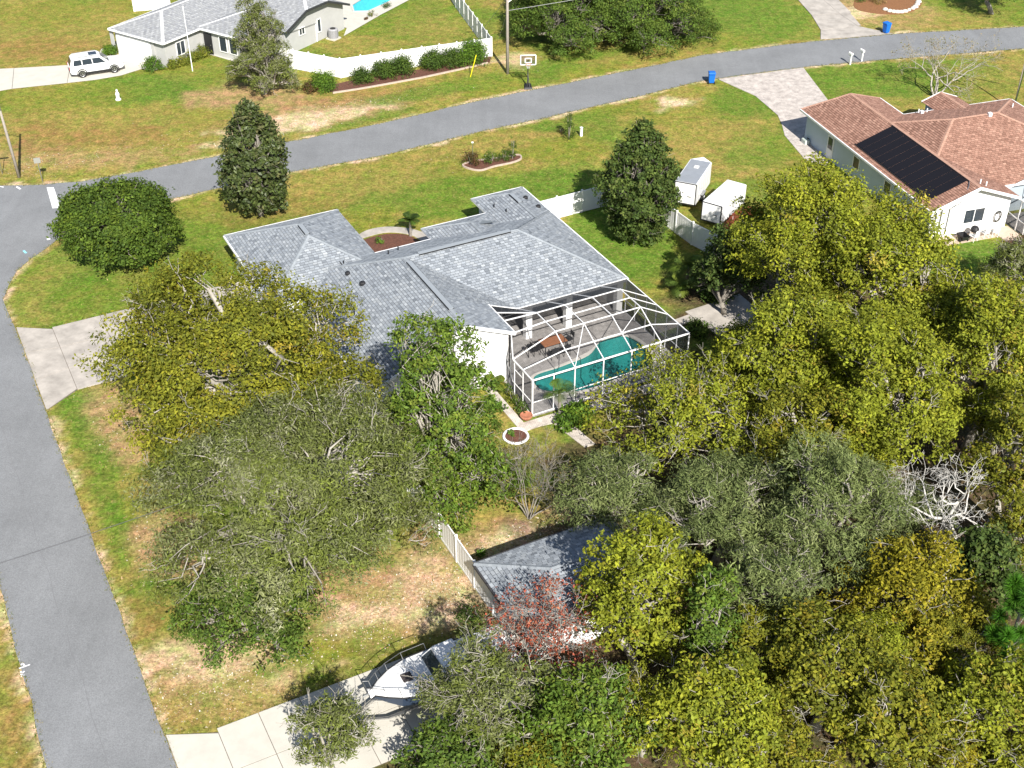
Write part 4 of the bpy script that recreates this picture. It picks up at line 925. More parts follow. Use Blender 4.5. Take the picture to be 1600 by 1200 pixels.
# ------------------------------------------------------------------ detached garage (lower middle)
def small_garage():
    U0, V0 = 23.0, 38.8
    root = thing("garage", "small detached garage with grey shingle hip roof beside the white fence end", "garage", W(U0, V0), AZ1)
    T = lambda q: (q[0] - U0, q[1] - V0, q[2])
    pl, ln = hip(19.45, 27.2, 36.0, 41.6, 2.35, .3, 'u'); pl, ln = hip(36.0, 41.6, 19.45, 27.2, 2.35, .3, 'v'); sw = lambda q: (q[1], q[0], q[2])
    pl = [[T(sw(q)) for q in p] for p in pl]; ln = [(T(sw(a)), T(sw(b_))) for a, b_ in ln]
    roof_parts(root, pl, GREY_T, DECKG, None, caps=[(a, b_, .14) for a, b_ in ln], cap_tone=GREY_C, seed=6)
    for a, b_ in (((19.4, 36), (19.4, 41.6)), ((19.45, 41.65), (27.2, 41.65)), ((27.25, 41.6), (27.25, 36)), ((27.2, 35.95), (19.45, 35.95))): mb = MB(); mb.bar(T((*a, 2.29)), T((*b_, 2.29)), .1, .13); obj("fascia", mb, mat("dark_fascia", (.05, .05, .055), .6), root)
    mb = MB(); mb.box(T((23.35, 38.8, 1.14)), (6.6, 4.8, 2.28)); obj("wall", mb, STUCCO, root)
    mb = MB(); mb.box(T((20.02, 38.4, 1.0)), (.08, 2.8, 2.0)); gd = obj("garage_door", mb, WHITE, root)
    for k in range(4): mb = MB(); mb.box(T((19.97, 38.4, .26 + k * .5)), (.04, 2.7, .46)); obj("panel", mb, WHITE, gd)
small_garage()

# ------------------------------------------------------------------ fences
def fence(label, pts, h=1.8, step=2.1, name="vinyl_fence"):
    root = thing(name, label, "fence", pts[0]); o = Vector(pts[0])
    first = True
    for a, b_ in zip(pts[:-1], pts[1:]):
        a = Vector(a) - o; b_ = Vector(b_) - o; n = max(1, round((b_ - a).length / step)); d = (b_ - a) / n; az = math.atan2(d.y, d.x); ln = d.length
        for k in range(n + 1):
            if k == 0 and not first: continue
            q = a + d * k; mb = MB(); mb.box((q.x, q.y, h / 2 + .05), (.13, .13, h + .1), az)
            mb.add([(q.x - .08, q.y - .08, h + .1), (q.x + .08, q.y - .08, h + .1), (q.x + .08, q.y + .08, h + .1), (q.x - .08, q.y + .08, h + .1), (q.x, q.y, h + .17)], [(0, 1, 4), (1, 2, 4), (2, 3, 4), (3, 0, 4), (3, 2, 1, 0)])
            obj("post", mb, WHITE, root)
        first = False
        for k in range(n):
            q = a + d * (k + .5); mb = MB(); mb.box((q.x, q.y, h / 2 + .02), (ln - .14, .03, h - .2), az)
            for j in range(int(ln / .28)):
                r = a + d * (k + (j + .5) / int(ln / .28)); mb.box((r.x, r.y, h / 2 + .02), (.24, .042, h - .22), az)
            pn = obj("panel", mb, WHITE, root)
            for zz in (.09, h - .05): mb = MB(); mb.box((q.x, q.y, zz), (ln - .13, .06, .14), az); obj("rail", mb, WHITE, root)
    return root
fence("white vinyl privacy fence running from the small garage towards the trees", [W(19.75, 38.0), W(19.8, 57.2)], 1.75, 2.13)
fence("white vinyl fence from the grey roofed house past the dark green tree to the trailers", [W(40.5, 75.0), W(49.4, 75.15), W(49.6, 66.9), W(50.6, 62.5)], 1.8, 2.1)
fence("white vinyl fence behind the hedge across the street, up to its corner", [(-22.4, 117.3), (-16.15, 114.3), (-8.64, 117.3), (-2.0, 119.8), (-6.0, 133.9), (-7.2, 139)], 1.85, 1.9)
fence("white vinyl fence behind the grey house at the top edge", [(-42.6, 141), (-40.15, 132.7), (-36.5, 133.6)], 1.8, 2.0)

# ------------------------------------------------------------------ car, trailers, boat, bins, mailboxes ...
def wheel(parent, c, r=.38, w=.26, rim=STEEL, side=1):
    mb = MB()
    prof = [(r * .62, -w / 2), (r * .95, -w / 2), (r, -w * .3), (r, w * .3), (r * .95, w / 2), (r * .62, w / 2)]
    n = 20; vs_ = []
    for rr, yy in prof:
        for j in range(n): a = 2 * PI * j / n; vs_.append((c[0] + rr * math.cos(a), c[1] + yy, c[2] + rr * math.sin(a)))
    fs = [(i * n + j, i * n + (j + 1) % n, (i + 1) * n + (j + 1) % n, (i + 1) * n + j) for i in range(5) for j in range(n)] + [tuple(range(n)), tuple(range(5 * n, 6 * n))[::-1]]
    mb.add(vs_, fs); wo = obj("wheel", mb, BLACKR, parent)
    mb = MB(); y = c[1] + side * w * .5
    for k in range(5):
        a = 2 * PI * k / 5; mb.bar((c[0], y, c[2]), (c[0] + r * .6 * math.cos(a), y, c[2] + r * .6 * math.sin(a)), .03, .09, (0, 1, 0))
    mb.tube([(c[0] + r * .6 * math.cos(a), y, c[2] + r * .6 * math.sin(a)) for a in np.linspace(0, 2 * PI, 17)], .03, 5, False)
    mb.tube([(c[0], y - side * .03, c[2]), (c[0], y + side * .02, c[2])], .07, 8); obj("rim", mb, rim, wo)
    return wo
def suv():
    a = P(128, 122); b_ = P(181, 114); d = (b_ - a); rz = math.atan2(d.y, d.x); c = (a + b_) / 2; nn = Vector((-d.y, d.x, 0)).normalized() * .86
    root = thing("suv", "white three row suv parked on the pale concrete drive across the street", "car", (c.x + nn.x, c.y + nn.y, .05), rz)
    # lofted body: stations along x (front +)
    st = [(-2.5, .55, 1.02, .80), (-2.42, .42, 1.10, .90), (-2.0, .34, 1.12, .97), (-1.0, .32, 1.12, .98), (.3, .32, 1.10, .98), (1.1, .32, 1.08, .97), (1.8, .34, 1.04, .95), (2.3, .40, .98, .88), (2.48, .5, .86, .76)]
    mb = MB(); ring = []
    for x, zb, zt, hw in st:
        ring.append([(x, -hw * .94, zb), (x, -hw, zb + .18), (x, -hw, zt - .14), (x, -hw * .93, zt), (x, hw * .93, zt), (x, hw, zt - .14), (x, hw, zb + .18), (x, hw * .94, zb)])
    vs_ = [q for r in ring for q in r]; n = 8
    fs = [(i * n + j, i * n + (j + 1) % n, (i + 1) * n + (j + 1) % n, (i + 1) * n + j) for i in range(len(st) - 1) for j in range(n)] + [tuple(range(n)), tuple(range((len(st) - 1) * n, len(st) * n))[::-1]]
    mb.add(vs_, fs); obj("body", mb, CARW, root, smooth=False, bevel=.02)
    def loft(stx, name, m, bev=0.0):
        mb = MB(); vs_ = []
        for x, z_, hw in stx: vs_ += [(x, -hw, z_), (x, hw, z_)]
        mb.add(vs_, []); return mb
    # cabin (glasshouse) and roof
    cab = [(-2.44, 1.08, .86), (-2.18, 1.74, .70), (.42, 1.78, .70), (1.25, 1.08, .86)]
    mb = MB(); vs_ = [(x, -w, z_) for x, z_, w in cab] + [(x, w, z_) for x, z_, w in cab]
    mb.add(vs_, [(0, 1, 2, 3), (7, 6, 5, 4), (0, 4, 5, 1), (1, 5, 6, 2), (2, 6, 7, 3)]); obj("cabin", mb, CARW, root, bevel=.04)
    mb = MB(); mb.add([(-2.1, -.70, 1.76), (.38, -.70, 1.80), (.38, .70, 1.80), (-2.1, .70, 1.76), (-2.05, -.62, 1.83), (.3, -.62, 1.86), (.3, .62, 1.86), (-2.05, .62, 1.83)], [(0, 1, 5, 4), (1, 2, 6, 5), (2, 3, 7, 6), (3, 0, 4, 7), (4, 5, 6, 7)]); ro = obj("roof", mb, CARW, root)
    mb = MB(); mb.box((-.15, .05, 1.865), (.75, .8, .02)); obj("sunroof", mb, GLASS, ro)
    for sg in (-1, 1): mb = MB(); mb.bar((-1.95, sg * .66, 1.86), (.2, sg * .66, 1.89), .04); obj("roof_rail", mb, STEEL, ro)
    for sg in (-1, 1):
        for x0, x1, x2, x3 in ((-2.12, -1.98, -1.35, -1.32), (-1.26, -1.24, -.42, -.36), (-.30, -.33, .34, .86)):
            zl, zh = 1.16, 1.66; yl, yh = .845, .735
            mb = MB(); mb.poly([(x0, sg * (yl + .012), zl), (x3, sg * (yl + .012), zl), (x2, sg * (yh + .012), zh), (x1, sg * (yh + .012), zh)]); obj("side_window", mb, GLASS, root)
        mb = MB(); mb.box((0, sg * .965, .42), (3.0, .06, .16)); obj("sill_cladding", mb, DARK, root)
        for x in (-1.45, 1.5):
            wheel(root, (x, sg * .86, .36), .37, .24, STEEL, sg)
            mb = MB(); mb.tube([(x + .44 * math.cos(t_), sg * .985, .38 + .44 * math.sin(t_)) for t_ in np.linspace(-.2, PI + .2, 12)], .05, 5); obj("wheel_arch", mb, DARK, root)
        mb = MB(); mb.box((.98, sg * 1.03, 1.16), (.14, .2, .13)); obj("mirror", mb, CARW, root, bevel=.02)
        mb = MB(); mb.box((2.42, sg * .62, .80), (.12, .30, .12)); obj("headlight", mb, mat("headlight", (.06, .06, .07), .1), root)
        mb = MB(); mb.box((-2.5, sg * .78, .95), (.06, .16, .3)); obj("tail_light", mb, mat("tail_red", (.3, .01, .01), .3), root)
    mb = MB(); mb.poly([(1.22, -.76, 1.12), (1.22, .76, 1.12), (.5, .63, 1.735), (.5, -.63, 1.735)]); mb.v = [(x + .02, y, z_ + .015) for x, y, z_ in mb.v]; obj("windscreen", mb, GLASS, root)
    mb = MB(); mb.poly([(-2.43, -.74, 1.16), (-2.43, .74, 1.16), (-2.21, .62, 1.66), (-2.21, -.62, 1.66)]); mb.v = [(x - .02, y, z_) for x, y, z_ in mb.v]; obj("rear_window", mb, GLASS, root)
    mb = MB(); mb.box((2.46, 0, .74), (.06, .8, .24)); obj("grille", mb, DARK, root); mb = MB(); mb.box((2.44, 0, .46), (.14, 1.5, .16)); obj("bumper", mb, DARK, root, bevel=.03); mb = MB(); mb.box((-2.46, 0, .5), (.14, 1.6, .2)); obj("bumper", mb, DARK, root, bevel=.03)
suv()

def cargo_trailer(label, back_l, back_r, length, width, top, roofm, hatch, vnose, rear_black):
    """enclosed trailer: rear corners on the ground, front away from the camera"""
    a = Vector((*back_l, 0)); b_ = Vector((*back_r, 0)); c = (a + b_) / 2; d = (b_ - a); rz = math.atan2(d.y, d.x)
    root = thing("cargo_trailer", label, "trailer", (c.x, c.y, 0), rz)
    w = width / 2; z0 = .42
    fp = [(-w, 0), (w, 0), (w, length), (0, length + .75), (-w, length)] if vnose else [(-w, 0), (w, 0), (w, length), (-w, length)]
    mb = MB(); mb.prism(fp, z0, top); obj("body", mb, CARW if rear_black else mat("dull_white_panel", (.72, .72, .73), .45, noise=(3, .1)), root, bevel=.025)
    rp = [(-w + .09, .06), (w - .09, .06), (w - .09, length - .06), (-w + .09, length - .06)]
    mb = MB(); mb.prism(rp, top, top + .035); ro = obj("roof", mb, roofm, root)
    if hatch: mb = MB(); mb.box((0, length * .68, top + .07), (.36, .36, .09)); obj("roof_hatch", mb, WHITE, ro, bevel=.015)
    for k in range(1, 4):
        mb = MB(); mb.box((0, length * k / 4, top + .04), (width - .2, .025, .014)); obj("roof_seam", mb, roofm, ro)
    mb = MB(); mb.box((0, -.03, (z0 + top) / 2 + .02), (width - .16, .05, top - z0 - .14)); dr = obj("ramp_door", mb, WHITE, root)
    mb = MB(); mb.box((.35, -.07, 1.1), (.3, .03, .05)); obj("latch", mb, DARK, dr)
    for p0, p1 in (((-w + .03, -.03, z0), (-w + .03, -.03, top)), ((w - .03, -.03, z0), (w - .03, -.03, top)), ((-w, -.03, top - .02), (w, -.03, top - .02)), ((-w, -.03, z0), (w, -.03, z0))):
        mb = MB(); mb.bar(p0, p1, .06); obj("rear_trim", mb, DARK, root)
    for sg in (-1, 1):
        n0 = len(root.children); ax = length * .42
        # wheels turn about local x: build with a rotated helper
        mb = MB(); mb.tube([(sg * (w + .02), ax, .33), (sg * (w + .22), ax, .33)], .33, 16); wo = obj("wheel", mb, BLACKR, root)
        mb = MB(); mb.tube([(sg * (w + .2), ax, .33), (sg * (w + .235), ax, .33)], .18, 10); obj("rim", mb, ALU, wo)
        mb = MB(); mb.prism([(sg * w, ax - .45), (sg * (w + .24), ax - .45), (sg * (w + .24), ax + .45), (sg * w, ax + .45)], .70, .74); obj("fender", mb, STEEL, root)
        for k in range(1, int(length / .6)):
            mb = MB(); mb.box((sg * (w + .004), k * .6, (z0 + top) / 2), (.014, .03, top - z0 - .1)); obj("side_seam", mb, mat("panel_seam", (.5, .5, .51), .5), root)
    y1 = length + (.75 if vnose else 0)
    for sg in (-1, 1): mb = MB(); mb.bar((sg * .5, y1 - .4, .42), (0, y1 + .9, .42), .07); obj("drawbar", mb, DARK, root)
    mb = MB(); mb.tube([(0, y1 + .7, .02), (0, y1 + .7, .7)], .035, 7); obj("jack", mb, STEEL, root)
cargo_trailer("white cargo trailer with grey roof, roof hatch and pointed nose beside the dark tree", (12.53, 88.27), (14.11, 87.6), 4.2, 1.75, 2.2, mat("grey_trailer_roof", (.26, .28, .31), .6, noise=(2, .15)), True, True, True)
cargo_trailer("all white cargo trailer with flat front, nearest to the red timber screen", (14.3, 85.41), (15.67, 84.51), 4.3, 1.64, 1.95, mat("white_trailer_roof", (.75, .75, .77), .4, noise=(2, .08)), False, False, False)

def boat():
    u0, v0 = 11.85, 36.85
    root = thing("motor_boat", "white motor boat with chrome bow rail on the pale concrete drive under the trees", "boat", (*W(u0, v0), 0), AZ1)
    L = 7.4
    st = []
    for x in (0, .25, .7, 1.3, 2.2, 3.4, 5, 7.2):
        hw = 1.28 * (1 - (1 - min(1, x / 3.2)) ** 2.3) + .02 if x < 3.2 else 1.28
        hw = max(hw, .34 if x == 0 else hw); zt = 1.72 - .03 * x; zb = .55 + max(0, (1.2 - x)) * .55
        st.append((x, hw, zt, zb))
    vs_ = []
    for x, hw, zt, zb in st: vs_ += [(x, -hw, zt), (x, -hw * .86, zb + .45), (x + .1, 0, zb), (x, hw * .86, zb + .45), (x, hw, zt)]
    n = 5; mb = MB(); mb.add(vs_, [(i * n + j, i * n + j + 1, (i + 1) * n + j + 1, (i + 1) * n + j) for i in range(len(st) - 1) for j in range(4)] + [(0, 1, 2, 3, 4), tuple(range((len(st) - 1) * n, len(st) * n))])
    hull = obj("hull", mb, mat("navy_hull", (.03, .045, .075), .3), root)
    mb = MB(); vs_ = []
    for x, hw, zt, zb in st: vs_ += [(x, -hw, zt), (x, -hw * .5, zt + .09), (x, hw * .5, zt + .09), (x, hw, zt)]
    mb.add(vs_, [(i * 4 + j, i * 4 + j + 1, i * 4 + j + 5, i * 4 + j + 4) for i in range(len(st) - 1) for j in range(3)])
    obj("deck", mb, mat("white_gelcoat", (.80, .80, .79), .25), root)
    for sg in (-1, 1): mb = MB(); mb.tube([(x, sg * (hw + .02), zt) for x, hw, zt, zb in st], .035, 6); obj("rub_rail", mb, DARK, root)
    rail = [(x - .12, hw * .97, zt + .55) for x, hw, zt, zb in st[:6]]
    for sg in (-1, 1):
        mb = MB(); mb.tube([(x, sg * y, z_) for x, y, z_ in rail], .018, 6); r_ = obj("bow_rail", mb, STEEL, root)
        for (x, y, z_), (xs_, hw, zt, zb) in zip(rail[1:], st[1:6]): mb = MB(); mb.tube([(x, sg * y, z_), (xs_, sg * hw * .95, zt)], .014, 5); obj("stanchion", mb, STEEL, r_)
    mb = MB(); mb.tube([(rail[0][0], -rail[0][1], rail[0][2]), (rail[0][0], rail[0][1], rail[0][2])], .018, 6); obj("bow_rail", mb, STEEL, root)
    mb = MB(); mb.box((1.9, .05, 1.79), (.5, .5, .05)); obj("deck_hatch", mb, mat("smoked_hatch", (.06, .05, .05), .2), root, bevel=.01)
    mb = MB(); mb.add([(2.9, -.95, 1.7), (2.9, .95, 1.7), (4.6, .95, 1.66), (4.6, -.95, 1.66), (3.5, -.75, 2.35), (3.5, .75, 2.35), (4.5, .75, 2.4), (4.5, -.75, 2.4)], [(0, 1, 5, 4), (1, 2, 6, 5), (2, 3, 7, 6), (3, 0, 4, 7), (4, 5, 6, 7)]); cb = obj("cabin", mb, MATS["white_gelcoat"], root, bevel=.03)
    mb = MB(); mb.poly([(2.98, -.78, 1.82), (2.98, .78, 1.82), (3.42, .64, 2.28), (3.42, -.64, 2.28)]); mb.v = [(x - .03, y, z_ + .02) for x, y, z_ in mb.v]; obj("windscreen", mb, GLASS, cb)
    mb = MB(); mb.tube([(-.25, .05, 1.62), (.3, .05, 1.70)], .07, 6); obj("anchor_roller", mb, STEEL, root)
    for sg in (-1, 1): mb = MB(); mb.bar((.6, sg * .7, .5), (7, sg * .7, .5), .09); obj("trailer_beam", mb, STEEL, root); mb = MB(); mb.bar((.6, sg * .7, .5), (-1.1, 0, .5), .08); obj("trailer_beam", mb, STEEL, root)
    for sg in (-1, 1):
        for x in (4.2, 5.1): wheel(root, (x, sg * 1.12, .34), .34, .22, STEEL, sg)
    mb = MB(); mb.tube([(-.9, 0, .05), (-.9, 0, .75)], .04, 7); obj("trailer_jack", mb, STEEL, root)
boat()

def bin_(label, px, py, rz):
    q = P(px, py); t = thing("wheeled_bin", label, "trash bin", (q.x, q.y, .02), rz, "blue wheeled bins along the street")
    BL = mat("blue_plastic", (.012, .13, .50), .4)
    mb = MB(); mb.add([(-.24, -.24, .08), (.24, -.24, .08), (.24, .26, .08), (-.24, .26, .08), (-.31, -.32, 1.0), (.31, -.32, 1.0), (.31, .36, 1.0), (-.31, .36, 1.0)], [(3, 2, 1, 0), (0, 1, 5, 4), (1, 2, 6, 5), (2, 3, 7, 6), (3, 0, 4, 7), (4, 5, 6, 7)]); obj("body", mb, BL, t, bevel=.03)
    mb = MB(); mb.add([(-.34, -.36, 1.0), (.34, -.36, 1.0), (.34, .38, 1.0), (-.34, .38, 1.0), (-.30, -.28, 1.1), (.30, -.28, 1.1), (.30, .34, 1.13), (-.30, .34, 1.13)], [(3, 2, 1, 0), (0, 1, 5, 4), (1, 2, 6, 5), (2, 3, 7, 6), (3, 0, 4, 7), (4, 5, 6, 7)]); obj("lid", mb, BL, t, bevel=.02)
    mb = MB(); mb.bar((-.27, .42, 1.0), (.27, .42, 1.0), .04); obj("handle", mb, BL, t)
    for sg in (-1, 1): mb = MB(); mb.tube([(sg * .25, .28, .12), (sg * .31, .28, .12)], .12, 10); obj("wheel", mb, BLACKR, t)
bin_("blue wheeled bin at the mouth of the blotched paver driveway", 1111, 130, AZ2 + PI / 2 + PI * .9)
bin_("blue wheeled bin on the far side of the street by the concrete drive", 1384, 52, .5)
def mailbox(label, px, py, rz):
    q = P(px, py); t = thing("mailbox", label, "mailbox", (q.x, q.y, 0), rz, "mailboxes by the street")
    mb = MB(); mb.box((0, 0, .5), (.12, .12, 1.0)); mb.box((0, .12, .88), (.1, .4, .08)); obj("post", mb, WHITE, t)
    mb = MB(); prof = [(-.1, 0), (.1, 0), (.1, .14)] + [(.1 * math.cos(a), .14 + .1 * math.sin(a)) for a in np.linspace(.3, PI - .3, 6)] + [(-.1, .14)]
    n = len(prof); mb.add([(x, -.16, .96 + z_) for x, z_ in prof] + [(x, .36, .96 + z_) for x, z_ in prof], [tuple(range(n)), tuple(range(n, 2 * n))[::-1]] + [(i, (i + 1) % n, n + (i + 1) % n, n + i) for i in range(n)]); bx = obj("box", mb, WHITE, t)
    mb = MB(); mb.box((0, .37, 1.05), (.17, .02, .18)); obj("door", mb, mat("mailbox_grey", (.55, .55, .56), .4), bx); mb = MB(); mb.box((.115, .1, 1.12), (.01, .05, .16)); obj("flag", mb, mat("flag_red", (.4, .02, .02), .5), bx)
mailbox("white mailbox on post, left of the pair by the street", 1328, 101, .4)
mailbox("white mailbox on post, right of the pair by the street", 1346, 96, .4)

def pole(label, base, h, r=.14, name="utility_pole", lean=(0, 0)):
    q = P(*base); t = thing(name, label, "pole", (q.x, q.y, 0))
    mb = MB(); mb.tube([(0, 0, -.1), (lean[0] * .5, lean[1] * .5, h * .5), (lean[0], lean[1], h)], [r, r * .85, r * .65], 9); obj("shaft", mb, WOODP, t, smooth=True); return t
t = pole("weathered wooden street lamp pole at the left street corner", (30, 277), 7.0, .13, "street_lamp", (-.25, 0))
mb = MB(); mb.tube([(-.25, 0, 6.5), (-.9, 0, 6.85), (-1.9, -.1, 6.9), (-2.5, -.12, 6.8)], .04, 6); ar = obj("arm", mb, STEEL, t); mb = MB(); mb.box((-2.8, -.13, 6.78), (.75, .3, .16)); obj("lamp_head", mb, STEEL, ar, bevel=.05)
mb = MB(); mb.tube([(-.15, -.14, 5.9), (-.15, -.14, 6.3)], .09, 8); obj("junction_box", mb, STEEL, t)
t = pole("tall wooden utility pole beside the basketball hoop across the street", (793, 115), 10.0, .16)
mb = MB(); mb.tube([(.25, .0, 7.7), (.25, 0, 8.6)], .24, 10); obj("transformer", mb, mat("transformer_grey", (.42, .43, .43), .5), t)
mb = MB(); mb.bar((-1.2, 0, 9.4), (1.2, 0, 9.4), .1, .12); obj("crossarm", mb, WOODP, t)
mb = MB(); mb.tube([(.1, 0, 6.9), (.7, .3, 7.3), (1.2, .6, 7.35)], .04, 6); obj("lamp_arm", mb, STEEL, t)
def wire(label, a, b_, sag=.35, r=.018, name="overhead_wire"):
    a = Vector(a); b_ = Vector(b_); mb = MB(); pts = []
    for i in range(25): k = i / 24; q = a.lerp(b_, k); q.z -= sag * 4 * k * (1 - k); pts.append(q - a)
    mb.tube(pts, r, 5); o = obj(name, mb, mat("wire_dark", (.10, .10, .105), .6) if r < .015 else mat("wire_grey", (.32, .32, .33), .5), None); o.location = a; tag(o, label, "wire")
pc = P(793, 115)
wire("pale overhead wire running right from the tall utility pole past the big oaks", (pc.x + .1, pc.y, 6.1), (pc.x + 58, pc.y + 33, 7.2), .8, .022)
wire("guy wire slanting back left from the tall utility pole to the ground", (pc.x, pc.y, 7.3), (pc.x - 3.2, pc.y + 9.5, .1), .02, .015)
wire("second guy wire slanting back from the tall utility pole at mid height", (pc.x, pc.y, 5.9), (pc.x - 1.2, pc.y + 6.5, .1), .02, .015)
wa = P(-260, 962, 6.6); wb = P(250, 778, 6.6); wd = wb - wa
wire("single overhead wire crossing the street at the lower left into the oaks", wa, (wb.x + wd.x * .35, wb.y + wd.y * .35, 5.8), .15, .012)
q = P(735, 120); q2 = P(744, 86, 2.2); mb = MB(); mb.tube([(0, 0, 0), (q2.x - q.x, q2.y - q.y, 2.2)], .045, 6); o = obj("guy_guard", mb, mat("yellow_guard", (.75, .65, .02), .5), None); o.location = q; tag(o, "bright yellow guy wire guard leaning in the grass before the hedge", "guy guard")
t = pole("thin dark post with a bracket arm at the right edge beyond the brown roof", (1583, 172), 6.9, .06, "flag_pole")
mb = MB(); mb.bar((-.25, 0, 6.85), (2.6, -.6, 5.7), .08); obj("bracket", mb, DARK, t)
mb = MB(); mb.tube([(0, -.09, 0), (.1, -.09, 3.2), (0, -.07, 6.2)], .05, 6); obj("vine", mb, mat("vine_green", (.05, .08, .02), .8), t)
q = P(301, 111); t = thing("flag_pole", "slender white flag pole on the lawn before the far grey house", "pole", (q.x, q.y, 0))
mb = MB(); mb.tube([(0, 0, 0), (0, 0, 6.2)], [.05, .03], 8); obj("shaft", mb, ALU, t); mb = MB(); mb.lathe([(.02, 0), (.06, .05), (.02, .11)], 8, (0, 0, 6.2)); obj("finial", mb, STEEL, t)
q = P(67, 285); t = thing("street_sign", "small post with a crooked sign plate at the street corner by the lamp pole", "sign", (q.x, q.y, 0), .3)
mb = MB(); mb.tube([(0, 0, 0), (-.05, 0, 2.2)], .035, 6); obj("post", mb, STEEL, t); mb = MB(); mb.box((-.05, -.05, 1.95), (.5, .03, .45)); obj("plate", mb, mat("sign_back", (.25, .25, .22), .6), t)
q = P(4, 272); t = thing("street_sign", "street name sign post left of the lamp pole at the frame edge", "sign", (q.x, q.y, 0), .3)
mb = MB(); mb.tube([(0, 0, 0), (0, 0, 2.6)], .035, 6); obj("post", mb, STEEL, t); mb = MB(); mb.box((-.1, 0, 2.5), (.9, .03, .2)); obj("plate", mb, mat("sign_pale", (.35, .38, .36), .6), t)
q = P(204, 74); t = thing("drive_lamp", "thin white post lamp beside the round shrub at the garage corner", "lamp", (q.x - .3, q.y - 1.2, 0))
mb = MB(); mb.tube([(0, 0, 0), (-.1, 0, 1.7)], .035, 6); obj("post", mb, ALU, t); mb = MB(); mb.box((-.1, 0, 1.85), (.16, .16, .3)); obj("lantern", mb, WHITE, t, bevel=.03)
q = P(168, 82); t = thing("boulder", "pale boulder in the grass behind the suv bonnet", "rock", (q.x, q.y, 0)); mb = MB(); mb.lathe([(.4, -.05), (.55, .12), (.45, .32), (.15, .45)], 9); o = obj("stone", mb, mat("limestone", (.6, .57, .5), .9, noise=(4, .2)), t, smooth=True); o.scale = (1.4, .8, 1)
q = P(185, 156); t = thing("lawn_statue", "small white lawn statue standing on the green patch across the street", "statue", (q.x, q.y, 0))
mb = MB(); mb.lathe([(.26, 0), (.26, .1), (.16, .14), (.17, .4), (.2, .55), (.12, .75), (.06, .8)], 12); obj("pedestal", mb, mat("white_stone", (.68, .67, .64), .8), t); mb = MB(); mb.lathe([(.05, .78), (.1, .86), (.1, .94), (.04, 1.02)], 10); obj("figure", mb, MATS["white_stone"], t)
q = P(908, 213); t = thing("utility_pedestal", "small white utility pedestal on the lawn beside the young tree", "pedestal", (q.x, q.y, 0), AZ1)
mb = MB(); mb.box((0, 0, .4), (.2, .2, .8)); obj("cabinet", mb, WHITE, t, bevel=.03); mb = MB(); mb.box((0, 0, .82), (.24, .24, .05)); obj("cap", mb, WHITE, t, bevel=.01)
# basketball hoop
q = P(825, 137); t = thing("basketball_hoop", "portable basketball hoop with clear white rimmed backboard at the street edge", "basketball hoop", (q.x, q.y, 0), PI * .02)
mb = MB(); mb.add([(-.4, -.5, 0), (.4, -.5, 0), (.35, .7, 0), (-.35, .7, 0), (-.35, -.42, .18), (.35, -.42, .18), (.28, .6, .22), (-.28, .6, .22)], [(3, 2, 1, 0), (0, 1, 5, 4), (1, 2, 6, 5), (2, 3, 7, 6), (3, 0, 4, 7), (4, 5, 6, 7)]); obj("base", mb, DARK, t, bevel=.03)
mb = MB(); mb.bar((0, .4, .15), (0, .15, 2.6), .09); obj("pole", mb, DARK, t); mb = MB(); mb.bar((-.12, -.3, .18), (0, .25, 1.3), .05); mb.bar((.12, -.3, .18), (0, .25, 1.3), .05); obj("strut", mb, DARK, t)
mb = MB()
for p0, p1 in (((-.7, -.05, 2.25), (.7, -.05, 2.25)), ((-.7, -.05, 3.15), (.7, -.05, 3.15)), ((-.7, -.05, 2.25), (-.7, -.05, 3.15)), ((.7, -.05, 2.25), (.7, -.05, 3.15)), ((-.28, -.06, 2.45), (.28, -.06, 2.45)), ((-.28, -.06, 2.85), (.28, -.06, 2.85)), ((-.28, -.06, 2.45), (-.28, -.06, 2.85)), ((.28, -.06, 2.45), (.28, -.06, 2.85))): mb.bar(p0, p1, .08, .05, (0, 1, 0))
bd = obj("backboard", mb, WHITE, t); mb = MB(); mb.box((0, -.03, 2.7), (1.36, .02, .86)); obj("panel", mb, screen_mat("clear_acrylic", .25), bd)
mb = MB(); mb.tube([(.23 * math.cos(a), -.34 + .23 * math.sin(a), 2.4) for a in np.linspace(0, 2 * PI, 19)], .02, 6, False); rm = obj("rim", mb, mat("rim_orange", (.5, .1, .02), .5), t)
mb = MB()
for k in range(10): a = k * PI / 5; mb.bar((.22 * math.cos(a), -.34 + .22 * math.sin(a), 2.39), (.12 * math.cos(a + .5), -.34 + .12 * math.sin(a + .5), 2.0), .012)
obj("net", mb, WHITE, rm)
# red slatted screen by the trailers
q = P(1152, 352); t = thing("timber_screen", "low curved red brown slatted timber screen beside the white trailers", "screen", (q.x, q.y, 0), AZ1)
RED = mat("red_stained_timber", (.22, .05, .03), .7, noise=(5, .4))
arc = [P(*a) - P(1152, 352) for a in ((1124, 374), (1134, 362), (1144, 350), (1155, 343), (1164, 340), (1174, 341), (1184, 344), (1192, 350))]
rr = Matrix.Rotation(-AZ1, 3, 'Z'); arc = [rr @ a for a in arc]
for a, b_ in zip(arc[:-1], arc[1:]):
    for zz in (.3, .75): mb = MB(); mb.bar((a.x, a.y, zz), (b_.x, b_.y, zz), .05, .09); obj("rail", mb, RED, t)
    for k in range(4): c = a.lerp(b_, (k + .5) / 4); mb = MB(); mb.box((c.x, c.y, .5), (.09, .05, 1.0), math.atan2(b_.y - a.y, b_.x - a.x)); obj("slat", mb, RED, t)

